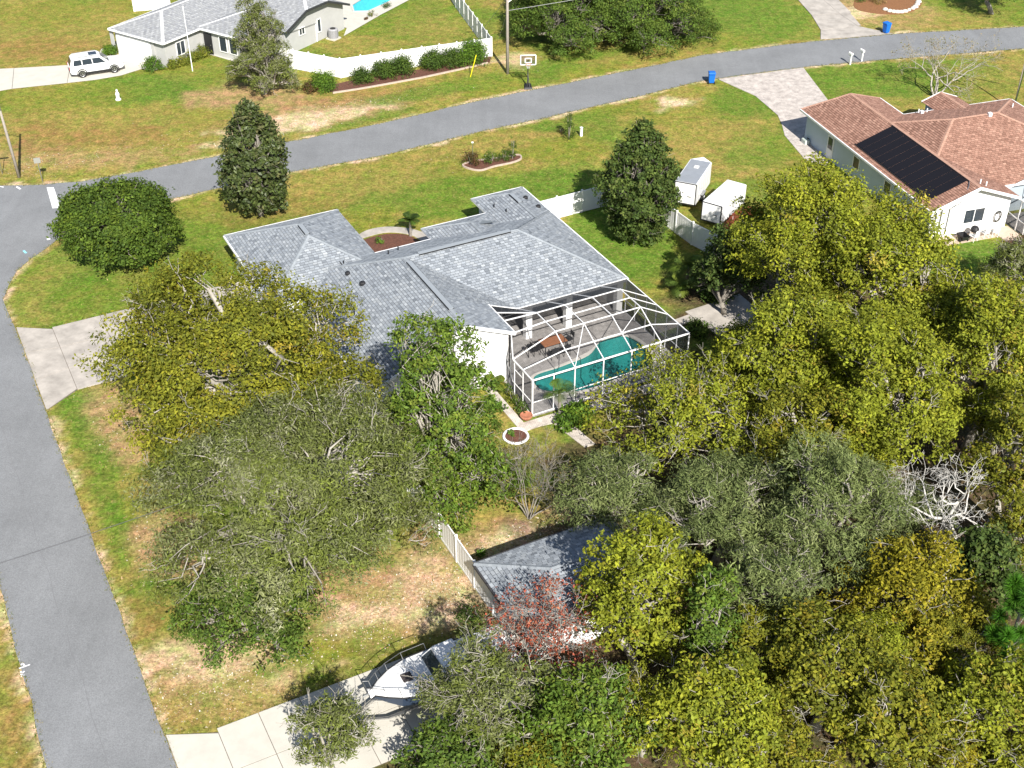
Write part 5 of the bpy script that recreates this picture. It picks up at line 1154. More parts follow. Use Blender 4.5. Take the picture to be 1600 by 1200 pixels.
# ------------------------------------------------------------------ vegetation
def nrmz(a): return a / np.maximum(np.linalg.norm(a, axis=1, keepdims=True), 1e-9)
def leaf_cloud(rg, cen, rad, cnt, size, pal, palw, crown_c, up=0.50, out=0.55, rnd=0.68, clump_var=0.26, leaf_var=0.38, radial=False, shell=0.45, feather=0.0, stretch=0.6):
    """cen (n,3) clump centres, rad (n,) clump radii, cnt leaves per clump; returns quad verts and colours"""
    n = len(cen); ids = np.repeat(np.arange(n), cnt); N = len(ids)
    d = nrmz(rg.normal(size=(N, 3))); r = rg.random(N) ** shell
    off = d * (r * rad[ids])[:, None]; off[:, 2] *= 0.75
    ax = nrmz(nrmz(cen - crown_c) * .7 + rg.normal(size=(n, 3)) * .7 + np.array([0, 0, .25]))[ids]   # each clump is a spray along its twig
    off += ax * ((off * ax).sum(1) * stretch)[:, None]
    p = cen[ids] + off
    outv = nrmz(p - crown_c); nv = nrmz(outv * out + np.array([0, 0, 1.0]) * up + d * 0.35 + rg.normal(size=(N, 3)) * rnd)
    if radial: a = nrmz(d + np.array([0, 0, .35]) + rg.normal(size=(N, 3)) * .15)
    else: a = rg.normal(size=(N, 3)) + ax * feather; a -= nv * (a * nv).sum(1, keepdims=True); a = nrmz(a)
    b_ = nrmz(np.cross(nv, a)); s = rg.uniform(.55, 1.35, N)
    l = (size[0] * s / 2)[:, None]; w = (size[1] * s / 2)[:, None]
    if radial: p = cen[ids] + a * (rad[ids] * .55)[:, None]
    V = np.stack([p - a * l, p + b_ * w - a * l * .1, p + a * l, p - b_ * w - a * l * .1], 1).reshape(-1, 3)
    pal = np.array(pal); palw = np.array(palw, float); palw /= palw.sum()
    base = pal[rg.choice(len(pal), n, p=palw)]; base = base * rg.uniform(1 - clump_var, 1 + clump_var, (n, 1))
    lc = base[ids] * .65 + pal[rg.choice(len(pal), N, p=palw)] * .35
    lc = lc * rg.uniform(1 - leaf_var, 1 + leaf_var, (N, 1))
    return V, np.repeat(lc, 4, axis=0)
def curve_pts(a, b_, rg, n=4, wob=.08, rise=.15):
    a = np.array(a, float); b_ = np.array(b_, float); L = np.linalg.norm(b_ - a); out = []
    for i in range(n + 1):
        t = i / n; q = a + (b_ - a) * t; q[2] += rise * L * math.sin(t * PI) * .5
        if 0 < i < n: q = q + rg.normal(size=3) * wob * L
        out.append(q)
    return out
KIND = {
 # palette (albedo), weights, leaf size, leaves per m2 of clump surface, clump radius, bark, cover, twigs, feathering
 'olive':  dict(pal=[(.138, .146, .014), (.176, .172, .016), (.102, .115, .014), (.225, .170, .020), (.078, .092, .014)], pw=[5, 4, 4, .9, 2], size=(0.209, 0.109), den=34, cr=.50, bark=BARK_P, cov=0.74, tw=22, fe=.3),
 'yellow': dict(pal=[(.152, .176, .015), (.200, .208, .017), (.118, .138, .016), (.250, .190, .030)], pw=[5, 4, 3.5, .3], size=(0.209, 0.109), den=34, cr=.50, bark=BARK_P, cov=0.8, tw=18, fe=.3),
 'gold':   dict(pal=[(.220, .192, .014), (.180, .168, .014), (.128, .130, .014), (.27, .205, .02)], pw=[4, 4, 2.5, .8], size=(0.200, 0.100), den=35, cr=.48, bark=BARK_P, cov=0.8, tw=16, fe=.3),
 'moss':   dict(pal=[(.120, .138, .044), (.090, .110, .028), (.165, .176, .080), (.122, .150, .024), (.25, .25, .165)], pw=[4, 4, 2.5, 4.5, 1.0], size=(0.226, 0.061), den=48, cr=.46, bark=BARK_P, cov=0.85, tw=48, fe=1.2),
 'cedar':  dict(pal=[(.112, .142, .046), (.150, .178, .062), (.082, .108, .034), (.195, .212, .095)], pw=[4, 4, 3, 1.2], size=(0.244, 0.052), den=48, cr=.44, bark=BARK_P, cov=0.72, tw=16, fe=1.6),
 'bright': dict(pal=[(.092, .152, .020), (.125, .180, .022), (.062, .108, .018), (.165, .190, .03)], pw=[4, 4, 3, 1], size=(0.217, 0.109), den=31, cr=.46, bark=BARK_P, cov=0.75, tw=16, fe=.4),
 'green':  dict(pal=[(.074, .122, .020), (.100, .148, .022), (.050, .088, .016), (.13, .155, .03)], pw=[4, 3, 3, 1], size=(0.191, 0.096), den=36, cr=.44, bark=BARK_G, cov=0.8, tw=9, fe=.5),
 'round':  dict(pal=[(.060, .100, .014), (.085, .128, .016), (.040, .070, .012), (.105, .140, .016)], pw=[4, 3, 3, 1], size=(.21, .115), den=34, cr=.5, bark=BARK_G, cov=1.05, tw=0, fe=.2),
 'magnolia': dict(pal=[(.050, .070, .018), (.072, .092, .024), (.034, .050, .014), (.10, .095, .04)], pw=[4, 3, 3, 1], size=(.32, .16), den=18, cr=.52, bark=BARK_G, cov=1.0, tw=6, fe=.2),
 'dark':   dict(pal=[(.060, .095, .022), (.085, .118, .024), (.042, .070, .016), (.11, .13, .035)], pw=[4, 3, 3, 1], size=(.26, .14), den=26, cr=.5, bark=BARK_G, cov=.95, tw=5, fe=.3),
}
for k_, g_ in dict(olive=1.30, yellow=1.34, gold=1.22, moss=1.18, cedar=1.24, bright=1.10, green=1.15, round=1.2, magnolia=1.15, dark=1.08).items():
    KIND[k_]['pal'] = [tuple(c * g_ for c in q) for q in KIND[k_]['pal']]
def place(cx, cy, w, h, cb=1.5):
    """crown centre and size from its sighted outline: returns x, y, r, rz, zc"""
    zc = 4.0; sp, cp = math.sin(PITCH), math.cos(PITCH)
    for _ in range(14):
        q = P(cx, cy, zc); D = q.y * cp + (CAM_H - zc) * sp; pm = F_PX / D
        th = math.atan2(CAM_H - zc, math.hypot(q.x, q.y)); r = w / 2 / pm; hh = h / 2 / pm
        rz = math.sqrt(max(hh * hh - (r * math.sin(th)) ** 2, (.42 * r) ** 2)) / math.cos(th); zc = rz + cb
    return q.x, q.y, r, rz, zc
TREES = []
def tree(label, cx, cy, w, h, kind='olive', cb=1.5, seed=0, lobes=7, dens=1.0, cov=1.0, group=None, name="oak_tree", cat="tree", shape='oak', gaps=0.0, twx=1.0, holes=None):
    K = KIND[kind]; rg = np.random.default_rng(seed + 100); x, y, r, rz, zc = place(cx, cy, w, h, cb); rz *= 1.06; r *= 1.03; TREES.append((kind, r, rz, zc, None))
    root = thing(name, label, cat, (x, y, 0), 0, group)
    C0 = np.array([0, 0, zc])
    # lobes: sub-masses of the crown
    lob = []
    if shape == 'egg':
        nl = 40
        for i in range(nl):
            t = i / (nl - 1); rr = r * (.66 + .9 * t if t < .36 else max(.12, 1.0 - ((t - .36) / .68) ** 2.1)); a = i * 2.4; zz = zc - rz * .88 + 1.78 * rz * t; s = max(.42 * r * (1 - .5 * t), .4) * rg.uniform(.7, 1.2); rr *= rg.uniform(.82, 1.08)
            lob.append((np.array([max(rr - s * .85, 0) * math.cos(a), max(rr - s * .85, 0) * math.sin(a), zz]), s, s * .8))
    elif shape == 'tall':
        for i in range(18):
            t = (i / 17) ** 1.25; a = i * 2.4; k = r * (.70 - .48 * t); s = r * rg.uniform(.30, .42)
            lob.append((np.array([k * math.cos(a), k * math.sin(a), zc - rz * .75 + 1.5 * rz * t]), s, s))
    elif shape == 'cone':
        nl = 16
        for i in range(nl):
            t = i / (nl - 1); rr = r * (1 - .80 * t ** 1.2); a = i * 2.4; zz = zc - rz * .9 + 1.75 * rz * t
            lob.append((np.array([rr * .55 * math.cos(a), rr * .55 * math.sin(a), zz]), max(rr * .62, .35), max(rr * .55, .45)))
    elif shape == 'ball':
        lob.append((C0.copy(), r * .84, rz * .86))
        for i in range(34):
            a = i * 2.4; b2 = rg.uniform(-.5, .9); lob.append((C0 + np.array([r * .74 * math.cos(a) * math.cos(b2), r * .74 * math.sin(a) * math.cos(b2), rz * .7 * math.sin(b2)]), r * rg.uniform(.2, .3), rz * rg.uniform(.22, .3)))
    else:
        lob.append((C0 + np.array([rg.normal() * .08 * r, rg.normal() * .08 * r, .12 * rz]), r * .52, rz * .66))
        for i in range(lobes):                      # outer ring, low
            a = 2 * PI * (i + rg.uniform(-.35, .35)) / lobes; k = rg.uniform(.52, .76); s = rg.uniform(.26, .42)
            lob.append((C0 + np.array([r * k * math.cos(a), r * k * math.sin(a), rz * rg.uniform(-.45, .15)]), r * s, max(rz * s * 1.1, r * s * .65)))
        for i in range(max(4, lobes - 2)):          # upper masses
            a = 2 * PI * (i + rg.uniform(-.4, .4)) / max(4, lobes - 2) + .5; k = rg.uniform(.22, .48); s = rg.uniform(.24, .36)
            lob.append((C0 + np.array([r * k * math.cos(a), r * k * math.sin(a), rz * rg.uniform(.35, .68)]), r * s, max(rz * s, r * s * .7)))
    cen = []; own = []
    cr = K['cr'] * min(1.25, max(.6, r / 4.2)) * (.85 if shape != 'oak' else 1)
    for li, (c, lr, lz) in enumerate(lob):
        area = 2 * PI * lr * (lr + lz); n = int(area / (cr * cr * 2.0) * K['cov'] * cov) + 3
        d = nrmz(rg.normal(size=(n, 3))); d[:, 2] = np.where(d[:, 2] < -.35, -d[:, 2], d[:, 2])
        deep = (rg.random((n, 1)) < .30) & (shape == 'oak'); q = c + d * np.array([lr, lr, lz]) * np.where(deep, rg.uniform(.35, .75, (n, 1)), rg.uniform(.82, 1.08, (n, 1)))
        keep = np.ones(n, bool)
        for lj, (c2, r2, z2) in enumerate(lob):
            if lj != li: keep &= ((((q - c2) / np.array([r2, r2, z2])) ** 2).sum(1) > .34)
        if gaps: keep &= rg.random(n) > gaps
        keep &= q[:, 2] > .35
        for p in q[keep]: cen.append(p); own.append(li)
    cen = np.array(cen); own = np.array(own)
    if shape != 'ball':                                   # pits between the leaf masses, where limbs and shade show
        nh = holes if holes is not None else (13 if shape == 'oak' else 9)
        hd = nrmz(rg.normal(size=(nh, 3)) + np.array([0, -.5, .5])); hc = C0 + hd * np.array([r, r, rz]) * .86; hr = r * rg.uniform(.10, .22, nh)
        bad = (((cen[:, None] - hc[None]) ** 2).sum(2) < hr[None] ** 2).any(1); cen = cen[~bad]; own = own[~bad]
    rad = cr * rg.uniform(.55, 1.3, len(cen))
    cnt = np.maximum(6, (4 * PI * rad ** 2 * K['den'] * dens * .47).astype(int))
    V, Cc = leaf_cloud(rg, cen, rad, cnt, K['size'], K['pal'], K['pw'], C0, feather=K['fe'])
    npobj("crown", V, len(V) // 4, 4, Cc, LEAFG if kind == 'magnolia' else LEAF, root)
    # trunk, limbs, branches, twigs
    mb = MB(); tr = .045 * r + .07
    fork = np.array([rg.normal() * .1 * r, rg.normal() * .1 * r, max(.6, zc - rz * .75)])
    mb.tube([(0, 0, -.1), tuple(fork * np.array([.4, .4, .5])), tuple(fork)], [tr * 1.25, tr, tr * .85], 8)
    if shape == 'cone': mb.tube([tuple(fork), (0, 0, zc + rz * .8)], [tr * .8, .03], 6)
    for li, (c, lr, lz) in enumerate(lob):
        pts = curve_pts(fork, c, rg, 4, .06, .25 if shape == 'oak' else 0); k = np.linspace(tr * .62, tr * .26, 5); mb.tube(pts, list(k), 6, False)
        mine = np.where(own == li)[0]; rg.shuffle(mine)
        for j in mine[:max(3, int(len(mine) * .28))]:
            s = pts[2] + (pts[4] - pts[2]) * rg.random(); q = curve_pts(s, cen[j] + rg.normal(size=3) * .15, rg, 3, .09, .1); mb.tube(q, [tr * .2, tr * .15, tr * .10, .012], 3, False)
    for j in range(int(K['tw'] * r / 3 * twx)):
        i = rg.integers(len(cen)); o = nrmz((cen[i] - C0)[None])[0]; s = cen[i] - o * .45
        grow(mb, rg, s, nrmz((o * .9 + rg.normal(size=3) * .7 + np.array([0, 0, .3]))[None])[0], rg.uniform(.45, .85), rg.uniform(.020, .036), 2, [], .55, .05, 2, .008, 3)
    obj("trunk", mb, K['bark'], root, smooth=True)
    TREES[-1] = (kind, r, rz, zc, root)
    return root
def tree_copy(label, cx, cy, w, h, kind, cb, pick, turn):
    """another tree of a kind already grown: same limbs and leaves, turned and resized"""
    pool_ = [t for t in TREES if t[0] == kind and t[4] is not None and t[4]["category"] == "tree"]; k, r0, z0, zc0, src = pool_[pick % len(pool_)]
    x, y, r, rz, zc = place(cx, cy, w, h, cb); o = dup(src, (x, y, 0), turn, label); o.scale = (r / r0, r / r0, zc / zc0); return o
def grow(mb, rg, p, d, L, r, depth, tips, spread=.75, up=.12, seg=3, minr=.008, sides=5):
    pts = [p]; q = np.array(p, float); dd = np.array(d, float)
    for i in range(seg):
        dd = dd + rg.normal(size=3) * .2; dd[2] += up * .3; dd /= np.linalg.norm(dd); q = q + dd * L / seg; pts.append(q.copy())
    r1 = max(r * .68, minr); mb.tube([tuple(a) for a in pts], list(np.linspace(r, r1, seg + 1)), sides if r > .04 else 3, False)
    if depth == 0: tips.append(q); return
    for k in range(2 if rg.random() < .55 else 3):
        nd = dd + rg.normal(size=3) * spread; nd[2] += up; nd /= np.linalg.norm(nd)
        st = pts[-1] if k < 2 else pts[-2]; grow(mb, rg, st, nd, L * rg.uniform(.62, .85), r1 * rg.uniform(.75, 1), depth - 1, tips, spread, up, seg, minr, sides)
def bare_tree(label, base, h, r0, kind, seed, depth=6, stems=1, spread=.6, leaves=None, name="bare_tree", up=.12, lean=(0, 0)):
    q = P(*base); root = thing(name, label, "tree", (q.x, q.y, 0)); rg = np.random.default_rng(seed); mb = MB(); tips = []
    for s in range(stems):
        a = 2 * PI * s / max(stems, 1); d = np.array([lean[0] + (.42 * math.cos(a) if stems > 1 else rg.normal() * .1), lean[1] + (.42 * math.sin(a) if stems > 1 else rg.normal() * .1), 1.0]); d /= np.linalg.norm(d)
        grow(mb, rg, np.array([.08 * math.cos(a), .08 * math.sin(a), -.05]), d, h * (.30 if stems == 1 else .34), r0, depth, tips, spread, up)
    obj("trunk", mb, kind, root, smooth=True)
    if leaves:
        pal, pw, size, per, rad, frac = leaves; tips = np.array(tips); tips = tips[rg.random(len(tips)) < frac]
        V, Cc = leaf_cloud(rg, tips, np.full(len(tips), rad), np.full(len(tips), per), size, pal, pw, np.array([0, 0, h * .4]))
        npobj("crown", V, len(V) // 4, 4, Cc, LEAF, root)
    return root
def shrub(label, px, py, r, h, pal, pw, seed, size=(.12, .06), den=60, name="shrub", group=None, cat="shrub", flat=0.0, rx=None, rz=0.0, base=None):
    q = P(px, py) if base is None else Vector((*base, 0)); rg = np.random.default_rng(seed + 500); root = thing(name, label, cat, (q.x, q.y, 0), rz, group); rx = rx or r
    n = max(8, int(14 * rx * h / .5)); d = nrmz(rg.normal(size=(n, 3))); d[:, 2] = np.abs(d[:, 2])
    cen = d * np.array([rx, r, h * .85]) * rg.uniform(.55, .9, (n, 1)) + np.array([0, 0, h * .12]); rad = np.full(n, min(r, h) * .45) * rg.uniform(.7, 1.25, n)
    cnt = np.minimum(70, np.maximum(30, (4 * PI * rad ** 2 * den * .6).astype(int))); V, Cc = leaf_cloud(rg, cen, rad, cnt, size, pal, pw, np.array([0, 0, h * .3])); V[:, 2] = np.maximum(V[:, 2], .02)
    npobj("foliage", V, len(V) // 4, 4, Cc, LEAF, root)
    mb = MB()
    for k in range(5): a = k * 1.3; mb.tube([(0, 0, 0), (rx * .4 * math.cos(a), r * .4 * math.sin(a), h * .7)], [.025, .012], 5, False)
    obj("stem", mb, BARK_G, root); return root
def palm(label, px, py, trunk_h, nf, L, pal, seed, name="palm", droop=.9, wfr=.07, base=None):
    q = P(px, py) if base is None else Vector((*base, 0)); rg = np.random.default_rng(seed + 900); root = thing(name, label, "palm", (q.x, q.y, 0)); mb = MB()
    mb.tube([(0, 0, -.05), (rg.normal() * .05, rg.normal() * .05, trunk_h)], [.09 + .02 * trunk_h, .07], 8); obj("trunk", mb, BARK_G, root)
    for k in range(nf):
        a = k * 2.4 + rg.uniform(-.2, .2); el = rg.uniform(.15, 1.2); V = []; C = []; c = np.array(pal[rg.integers(len(pal))]) * rg.uniform(.8, 1.2)
        mid = []
        for i in range(9):
            t = i / 8; rr = L * t * math.cos(el) * (1 - .12 * t); zz = trunk_h + L * t * math.sin(el) - droop * L * t * t * .55; mid.append(np.array([rr * math.cos(a), rr * math.sin(a), zz]))
        side = np.array([-math.sin(a), math.cos(a), 0])
        for i in range(1, 9):
            for j in range(2):
                p = mid[i - 1] + (mid[i] - mid[i - 1]) * (j * .5 + .25); f = mid[i] - mid[i - 1]; f /= np.linalg.norm(f); ll = L * .30 * math.sin(PI * min(1, (i + .6) / 9.2)) + .05
                for sg in (-1, 1):
                    tip = p + side * sg * ll * .85 + f * ll * .5 + np.array([0, 0, -.25 * ll]); V += [p - f * wfr * .5, p + f * wfr * .5, tip + f * .01, tip - f * .01]; C += [c * rg.uniform(.8, 1.2)] * 4
        npobj("frond", np.array(V), len(V) // 4, 4, np.array(C), LEAF, root)
    return root

# --- free-standing trees
tree("dense dark green dome shaped tree at the street corner", 184, 354, 182, 152, 'round', -.5, 1, shape='ball', name="camphor_tree")
tree("dark glossy conical magnolia with pale trunk at the street edge", 396, 246, 118, 162, 'magnolia', .8, 2, shape='egg', cov=1.15, name="magnolia_tree")
tree("grey green mossy oak in front of the far grey house", 405, 74, 104, 145, 'moss', .1, 3, lobes=7, gaps=.08, cov=1.1, shape='tall')
tree("large green oak at the top edge, left one beside the utility pole", 890, -8, 190, 165, 'green', .0, 4, lobes=7, shape='tall', cov=1.25)
tree("large green oak at the top edge, right one of the two", 1012, -10, 205, 160, 'green', .0, 5, lobes=8, shape='tall', cov=1.25)
tree("dark green upright laurel tree between the grey roof and the trailers", 1000, 284, 130, 178, 'dark', .3, 6, shape='egg', name="laurel_tree", cov=1.15)
# --- trees on the left of the house
tree("large olive yellow oak overhanging the left corner of the grey roof", 360, 566, 440, 335, 'olive', 1.4, 7, lobes=10, dens=1.0, gaps=.1)
tree("wide grey green moss hung oak on the left verge", 468, 775, 470, 330, 'moss', 1.2, 8, lobes=10, dens=1.0)
tree("small round green oak at the foot of the moss hung oak", 392, 945, 215, 175, 'green', .4, 9, lobes=6)
tree("bright green upright oak in front of the white gable wall", 688, 655, 225, 310, 'bright', .0, 10, lobes=6, gaps=.04, shape='tall', cov=1.15)
# --- woods on the right
tree("tall yellow green oak nearest the two white trailers", 1265, 385, 260, 270, 'yellow', 1.5, 11, lobes=8)
tree("yellow green oak covering the corner of the brown roofed house", 1385, 450, 270, 270, 'yellow', 1.5, 12, lobes=8)
tree("open crowned yellow oak with bare pale limbs beside the pool cage", 1082, 650, 300, 215, 'yellow', .5, 13, lobes=9, gaps=.48, cov=.95, twx=3.0)
tree("yellow green oak below the covering oak in the middle of the wood", 1235, 560, 230, 230, 'yellow', 1.5, 14, lobes=8)
tree("large yellow green oak in the middle of the wood on the right", 1390, 620, 270, 260, 'yellow', 1.5, 15, lobes=9)
tree("olive oak at the right edge level with the pool cage", 1545, 560, 210, 260, 'yellow', 1.5, 16, lobes=8)
tree("olive oak with orange tinged leaves right of the bleached dead tree", 1590, 715, 150, 200, 'olive', 1.2, 17, lobes=7)
tree("grey green cedar behind the small garage", 960, 770, 190, 150, 'cedar', .8, 18, lobes=7, gaps=.12, name="cedar_tree")
tree("wide grey green cedar in the middle of the wood", 1130, 800, 280, 190, 'cedar', .9, 19, lobes=9, gaps=.1, name="cedar_tree")
tree("tall grey green cedar left of the bleached dead tree", 1300, 800, 240, 250, 'cedar', 1.0, 20, lobes=8, gaps=.1, name="cedar_tree")
tree("bright yellow green rounded oak right of the small garage", 1003, 925, 205, 240, 'yellow', 1.0, 21, lobes=8)
tree("narrow mid green oak right of the rounded yellow green oak", 1105, 985, 110, 190, 'bright', .6, 22, lobes=5)
tree("golden olive oak below the bleached dead tree", 1425, 930, 235, 215, 'gold', 1.0, 23, lobes=8)
tree("grey green cedar above the lower olive oaks", 1200, 930, 180, 180, 'cedar', .8, 24, lobes=7, gaps=.1, name="cedar_tree")
tree("olive oak in the lower middle of the wood", 1290, 1055, 270, 220, 'olive', 1.2, 25, lobes=8)
tree("olive yellow oak at the bottom edge below the rounded oak", 1120, 1120, 230, 220, 'yellow', 1.2, 26, lobes=8)
tree("olive oak at the bottom edge left of the orange litter patch", 1400, 1130, 230, 210, 'olive', 1.2, 27, lobes=8)
tree("olive oak in the bottom right corner", 1560, 1110, 210, 200, 'yellow', 1.0, 28, lobes=7)
tree("grey green oak leaning over the stern of the motor boat", 752, 1078, 190, 185, 'moss', 1.8, 29, lobes=7, gaps=.3)
tree("mid green oak at the bottom edge right of the boat", 905, 1130, 240, 210, 'bright', 1.2, 30, lobes=8)
tree("green oak at the bottom edge below the boat", 700, 1190, 180, 150, 'green', .4, 31, lobes=7)
tree("small grey leaved sapling on the pale concrete drive edge", 515, 1150, 125, 150, 'moss', .3, 32, lobes=5, gaps=.25, name="sapling")
tree("dark green shaded tree behind the white fence by the trailers", 1140, 420, 110, 140, 'dark', .4, 33, lobes=6, name="laurel_tree")
tree("green bushy tree at the right edge below the screen porch", 1585, 425, 130, 110, 'moss', .3, 34, lobes=6, name="shrub_tree")
tree("dark green tree in the shade at the right edge of the wood", 1540, 900, 150, 170, 'dark', .6, 35, lobes=6, name="laurel_tree")
tree("yellow green oak filling the gap under the tall oaks", 1480, 520, 200, 200, 'yellow', 1.3, 36, lobes=7)
tree("olive oak between the middle oaks and the cedars", 1240, 690, 210, 190, 'olive', 1.0, 37, lobes=7, gaps=.1)
for i, (px, py, w_, h_, kd, lab) in enumerate(((1330, 700, 170, 160, 'yellow', "yellow green understorey oak above the tall grey cedar"), (1180, 1010, 160, 150, 'olive', "olive understorey oak below the upper grey cedar"), (1010, 1120, 180, 170, 'yellow', "yellow green oak at the bottom edge under the rounded oak"), (1210, 1180, 200, 150, 'olive', "low olive oak on the bottom edge between larger oaks"), (1360, 1020, 190, 170, 'yellow', "yellow green oak under the golden olive oak"), (1500, 1010, 180, 170, 'olive', "olive oak beside the bright green pine"), (1470, 1190, 170, 130, 'gold', "golden oak on the bottom edge near the orange litter"), (1580, 1200, 170, 130, 'olive', "low olive oak at the bottom right corner edge"), (1420, 800, 130, 120, 'cedar', "small grey cedar under the bleached dead tree"), (1590, 640, 130, 190, 'yellow', "yellow green oak cut by the right edge above the dead tree"), (1160, 560, 120, 110, 'olive', "small olive oak in the shade right of the pool cage"), (1600, 835, 130, 150, 'olive', "olive oak cut by the right edge below the dead tree"), (1570, 640, 150, 150, 'cedar', "grey cedar at the right edge above the dead tree"), (850, 1190, 180, 130, 'olive', "low olive oak on the bottom edge right of the boat"))):
    tree_copy(lab, px, py, w_, h_, kd, .4, i, 1.1 + i * 1.7)
bare_tree("bleached leafless dead tree in the wood on the right", (1500, 890), 8.8, .20, BARK_W, 46, 7, 1, .72, name="dead_tree", up=.06)
bare_tree("sparse oak with pale limbs and rusty red leaves beside the small garage", (845, 1068), 5.4, .09, BARK_P, 47, 7, 3, .8, ([(.34, .085, .05), (.38, .14, .07), (.26, .07, .04)], [4, 2, 3], (.15, .08), 5, .26, .45), name="red_leaf_oak", up=.1)
bare_tree("multi stemmed crape myrtle with thin dull leaves on the back lawn", (827, 810), 4.6, .045, BARK_G, 43, 5, 7, .42, ([(.12, .11, .03), (.16, .13, .04), (.10, .07, .03)], [3, 3, 1], (.10, .05), 3, .16, .6), name="crape_myrtle", up=.22)
bare_tree("wide bare tree with pale twigs beyond the brown roof", (1462, 152), 5.6, .11, BARK_P, 44, 6, 4, .6, ([(.30, .25, .10), (.16, .17, .03), (.34, .22, .10)], [3, 3, 2], (.14, .07), 4, .25, .65), name="bare_tree", up=.1)
# pine with bottle brush tufts at the right edge
def pine(label, cx, cy, w, h, seed):
    rg = np.random.default_rng(seed); x, y, r, rz, zc = place(cx, cy, w, h, 2.0); root = thing("pine_tree", label, "tree", (x, y, 0)); cen = []
    for i in range(34): a = i * 2.4; t = rg.random(); rr = r * (1 - .6 * t) * rg.uniform(.4, 1); cen.append([rr * math.cos(a), rr * math.sin(a), zc - rz * .7 + 1.6 * rz * t])
    cen = np.array(cen); rad = np.full(len(cen), .42); V, Cc = leaf_cloud(rg, cen, rad, np.full(len(cen), 420), (.5, .022), [(.07, .20, .016), (.10, .24, .02), (.05, .15, .014)], [3, 2, 2], np.array([0, 0, zc]), radial=True)
    npobj("crown", V, len(V) // 4, 4, Cc, LEAF, root); mb = MB(); mb.tube([(0, 0, 0), (0, 0, zc + rz * .8)], [.16, .04], 8)
    for c in cen: mb.tube([(0, 0, c[2] - .5), tuple(c)], [.04, .02], 5, False)
    obj("trunk", mb, BARK_G, root)
pine("bright green pine with round needle tufts at the right edge", 1585, 985, 130, 180, 51)

# --- garden plants
HG = [(.065, .115, .018), (.09, .14, .02), (.045, .08, .016)]; HB = [(.09, .17, .02), (.12, .20, .02), (.06, .12, .018)]; HY = [(.15, .18, .02), (.11, .15, .02), (.2, .2, .03)]; HR = [(.10, .07, .03), (.07, .08, .02), (.14, .06, .03)]
hedge = [(506, 140, 1.25, 2.0, HB, "bright green bushy shrub at the left end of the far hedge"), (486, 143, .8, 1.1, HR, "brownish low shrub left of the bright green hedge end"), (565, 128, 1.1, 1.6, HG, "loose green hedge shrub right of the bright left end"), (600, 120, 1.2, 1.9, HG, "dark green hedge shrub second in the row before the white fence"), (628, 115, 1.2, 2.0, HG, "dark green hedge shrub at the middle of the row"), (675, 106, 1.2, 2.0, HG, "dark green hedge shrub right of the white fence gap"), (703, 103, 1.15, 1.9, HG, "dark hedge shrub beside the bright bush at the fence corner"), (735, 97, 1.75, 2.5, HB, "large bright green bush at the white fence corner")]
for i, (px, py, r, h, pal, lab) in enumerate(hedge): shrub(lab, px, py, r, h, pal, [1, 1, 1], i, (.15, .07), 50, group="hedge along the white fence")
mb = MB(); mb.prism(wpoly([(525, 145), (600, 132), (660, 121), (765, 98), (768, 88), (660, 108), (540, 128), (490, 140)]), 0, .03); struct(obj("mulch_bed", mb, MULCH))
mb = MB()
for a, b_ in zip([(520, 146), (560, 140), (600, 133), (660, 122), (720, 109)], [(560, 140), (600, 133), (660, 122), (720, 109), (762, 99)]): a = P(*a); b_ = P(*b_); mb.bar((a.x, a.y, .06), (b_.x, b_.y, .06), .16, .14)
o = obj("bed_kerb", mb, mat("pinkish_kerb", (.50, .40, .33), .9, noise=(4, .3)), None); struct(o)
for i, (pp_, qq_, r, h, lab) in enumerate(((-98.2, 79.6, .75, 1.3, "clipped round shrub at the left corner of the far garage door"), (-91.9, 79.2, .95, 1.4, "clipped round shrub right of the far garage door"), (-90.5, 80.6, .7, 1.0, "clipped shrub first in the row along the far house wall"), (-90.5, 81.8, .7, 1.0, "clipped shrub second in the row along the far house wall"), (-90.5, 83.0, .75, 1.1, "clipped shrub third in the row along the far house wall"), (-90.45, 84.2, .8, 1.2, "clipped shrub last in the row before the far front door"))):
    shrub(lab, 0, 0, r, h, HY if i > 1 else HB, [1, 1, 1], 20 + i, (.14, .07), 90, group="clipped shrubs at the far house", base=W(pp_, qq_, AZ3))
shrub("pale ornamental grass in a round bed by the far front door", 331, 80, .4, .7, [(.35, .32, .15), (.2, .22, .06), (.4, .36, .2)], [1, 1, 1], 30, (.3, .02), 60, cat="grass")
for i, (px, py, r, h, pal, lab) in enumerate(((582, 26, .5, .8, HY, "small round yellow green shrub beside the turquoise pool"), (603, 12, .55, .8, HG, "small dark round shrub beside the turquoise pool"), (572, 31, .25, .35, HR, "little reddish plant beside the turquoise pool"))): shrub(lab, px, py, r, h, pal, [1, 1, 1], 33 + i, (.1, .05), 80)
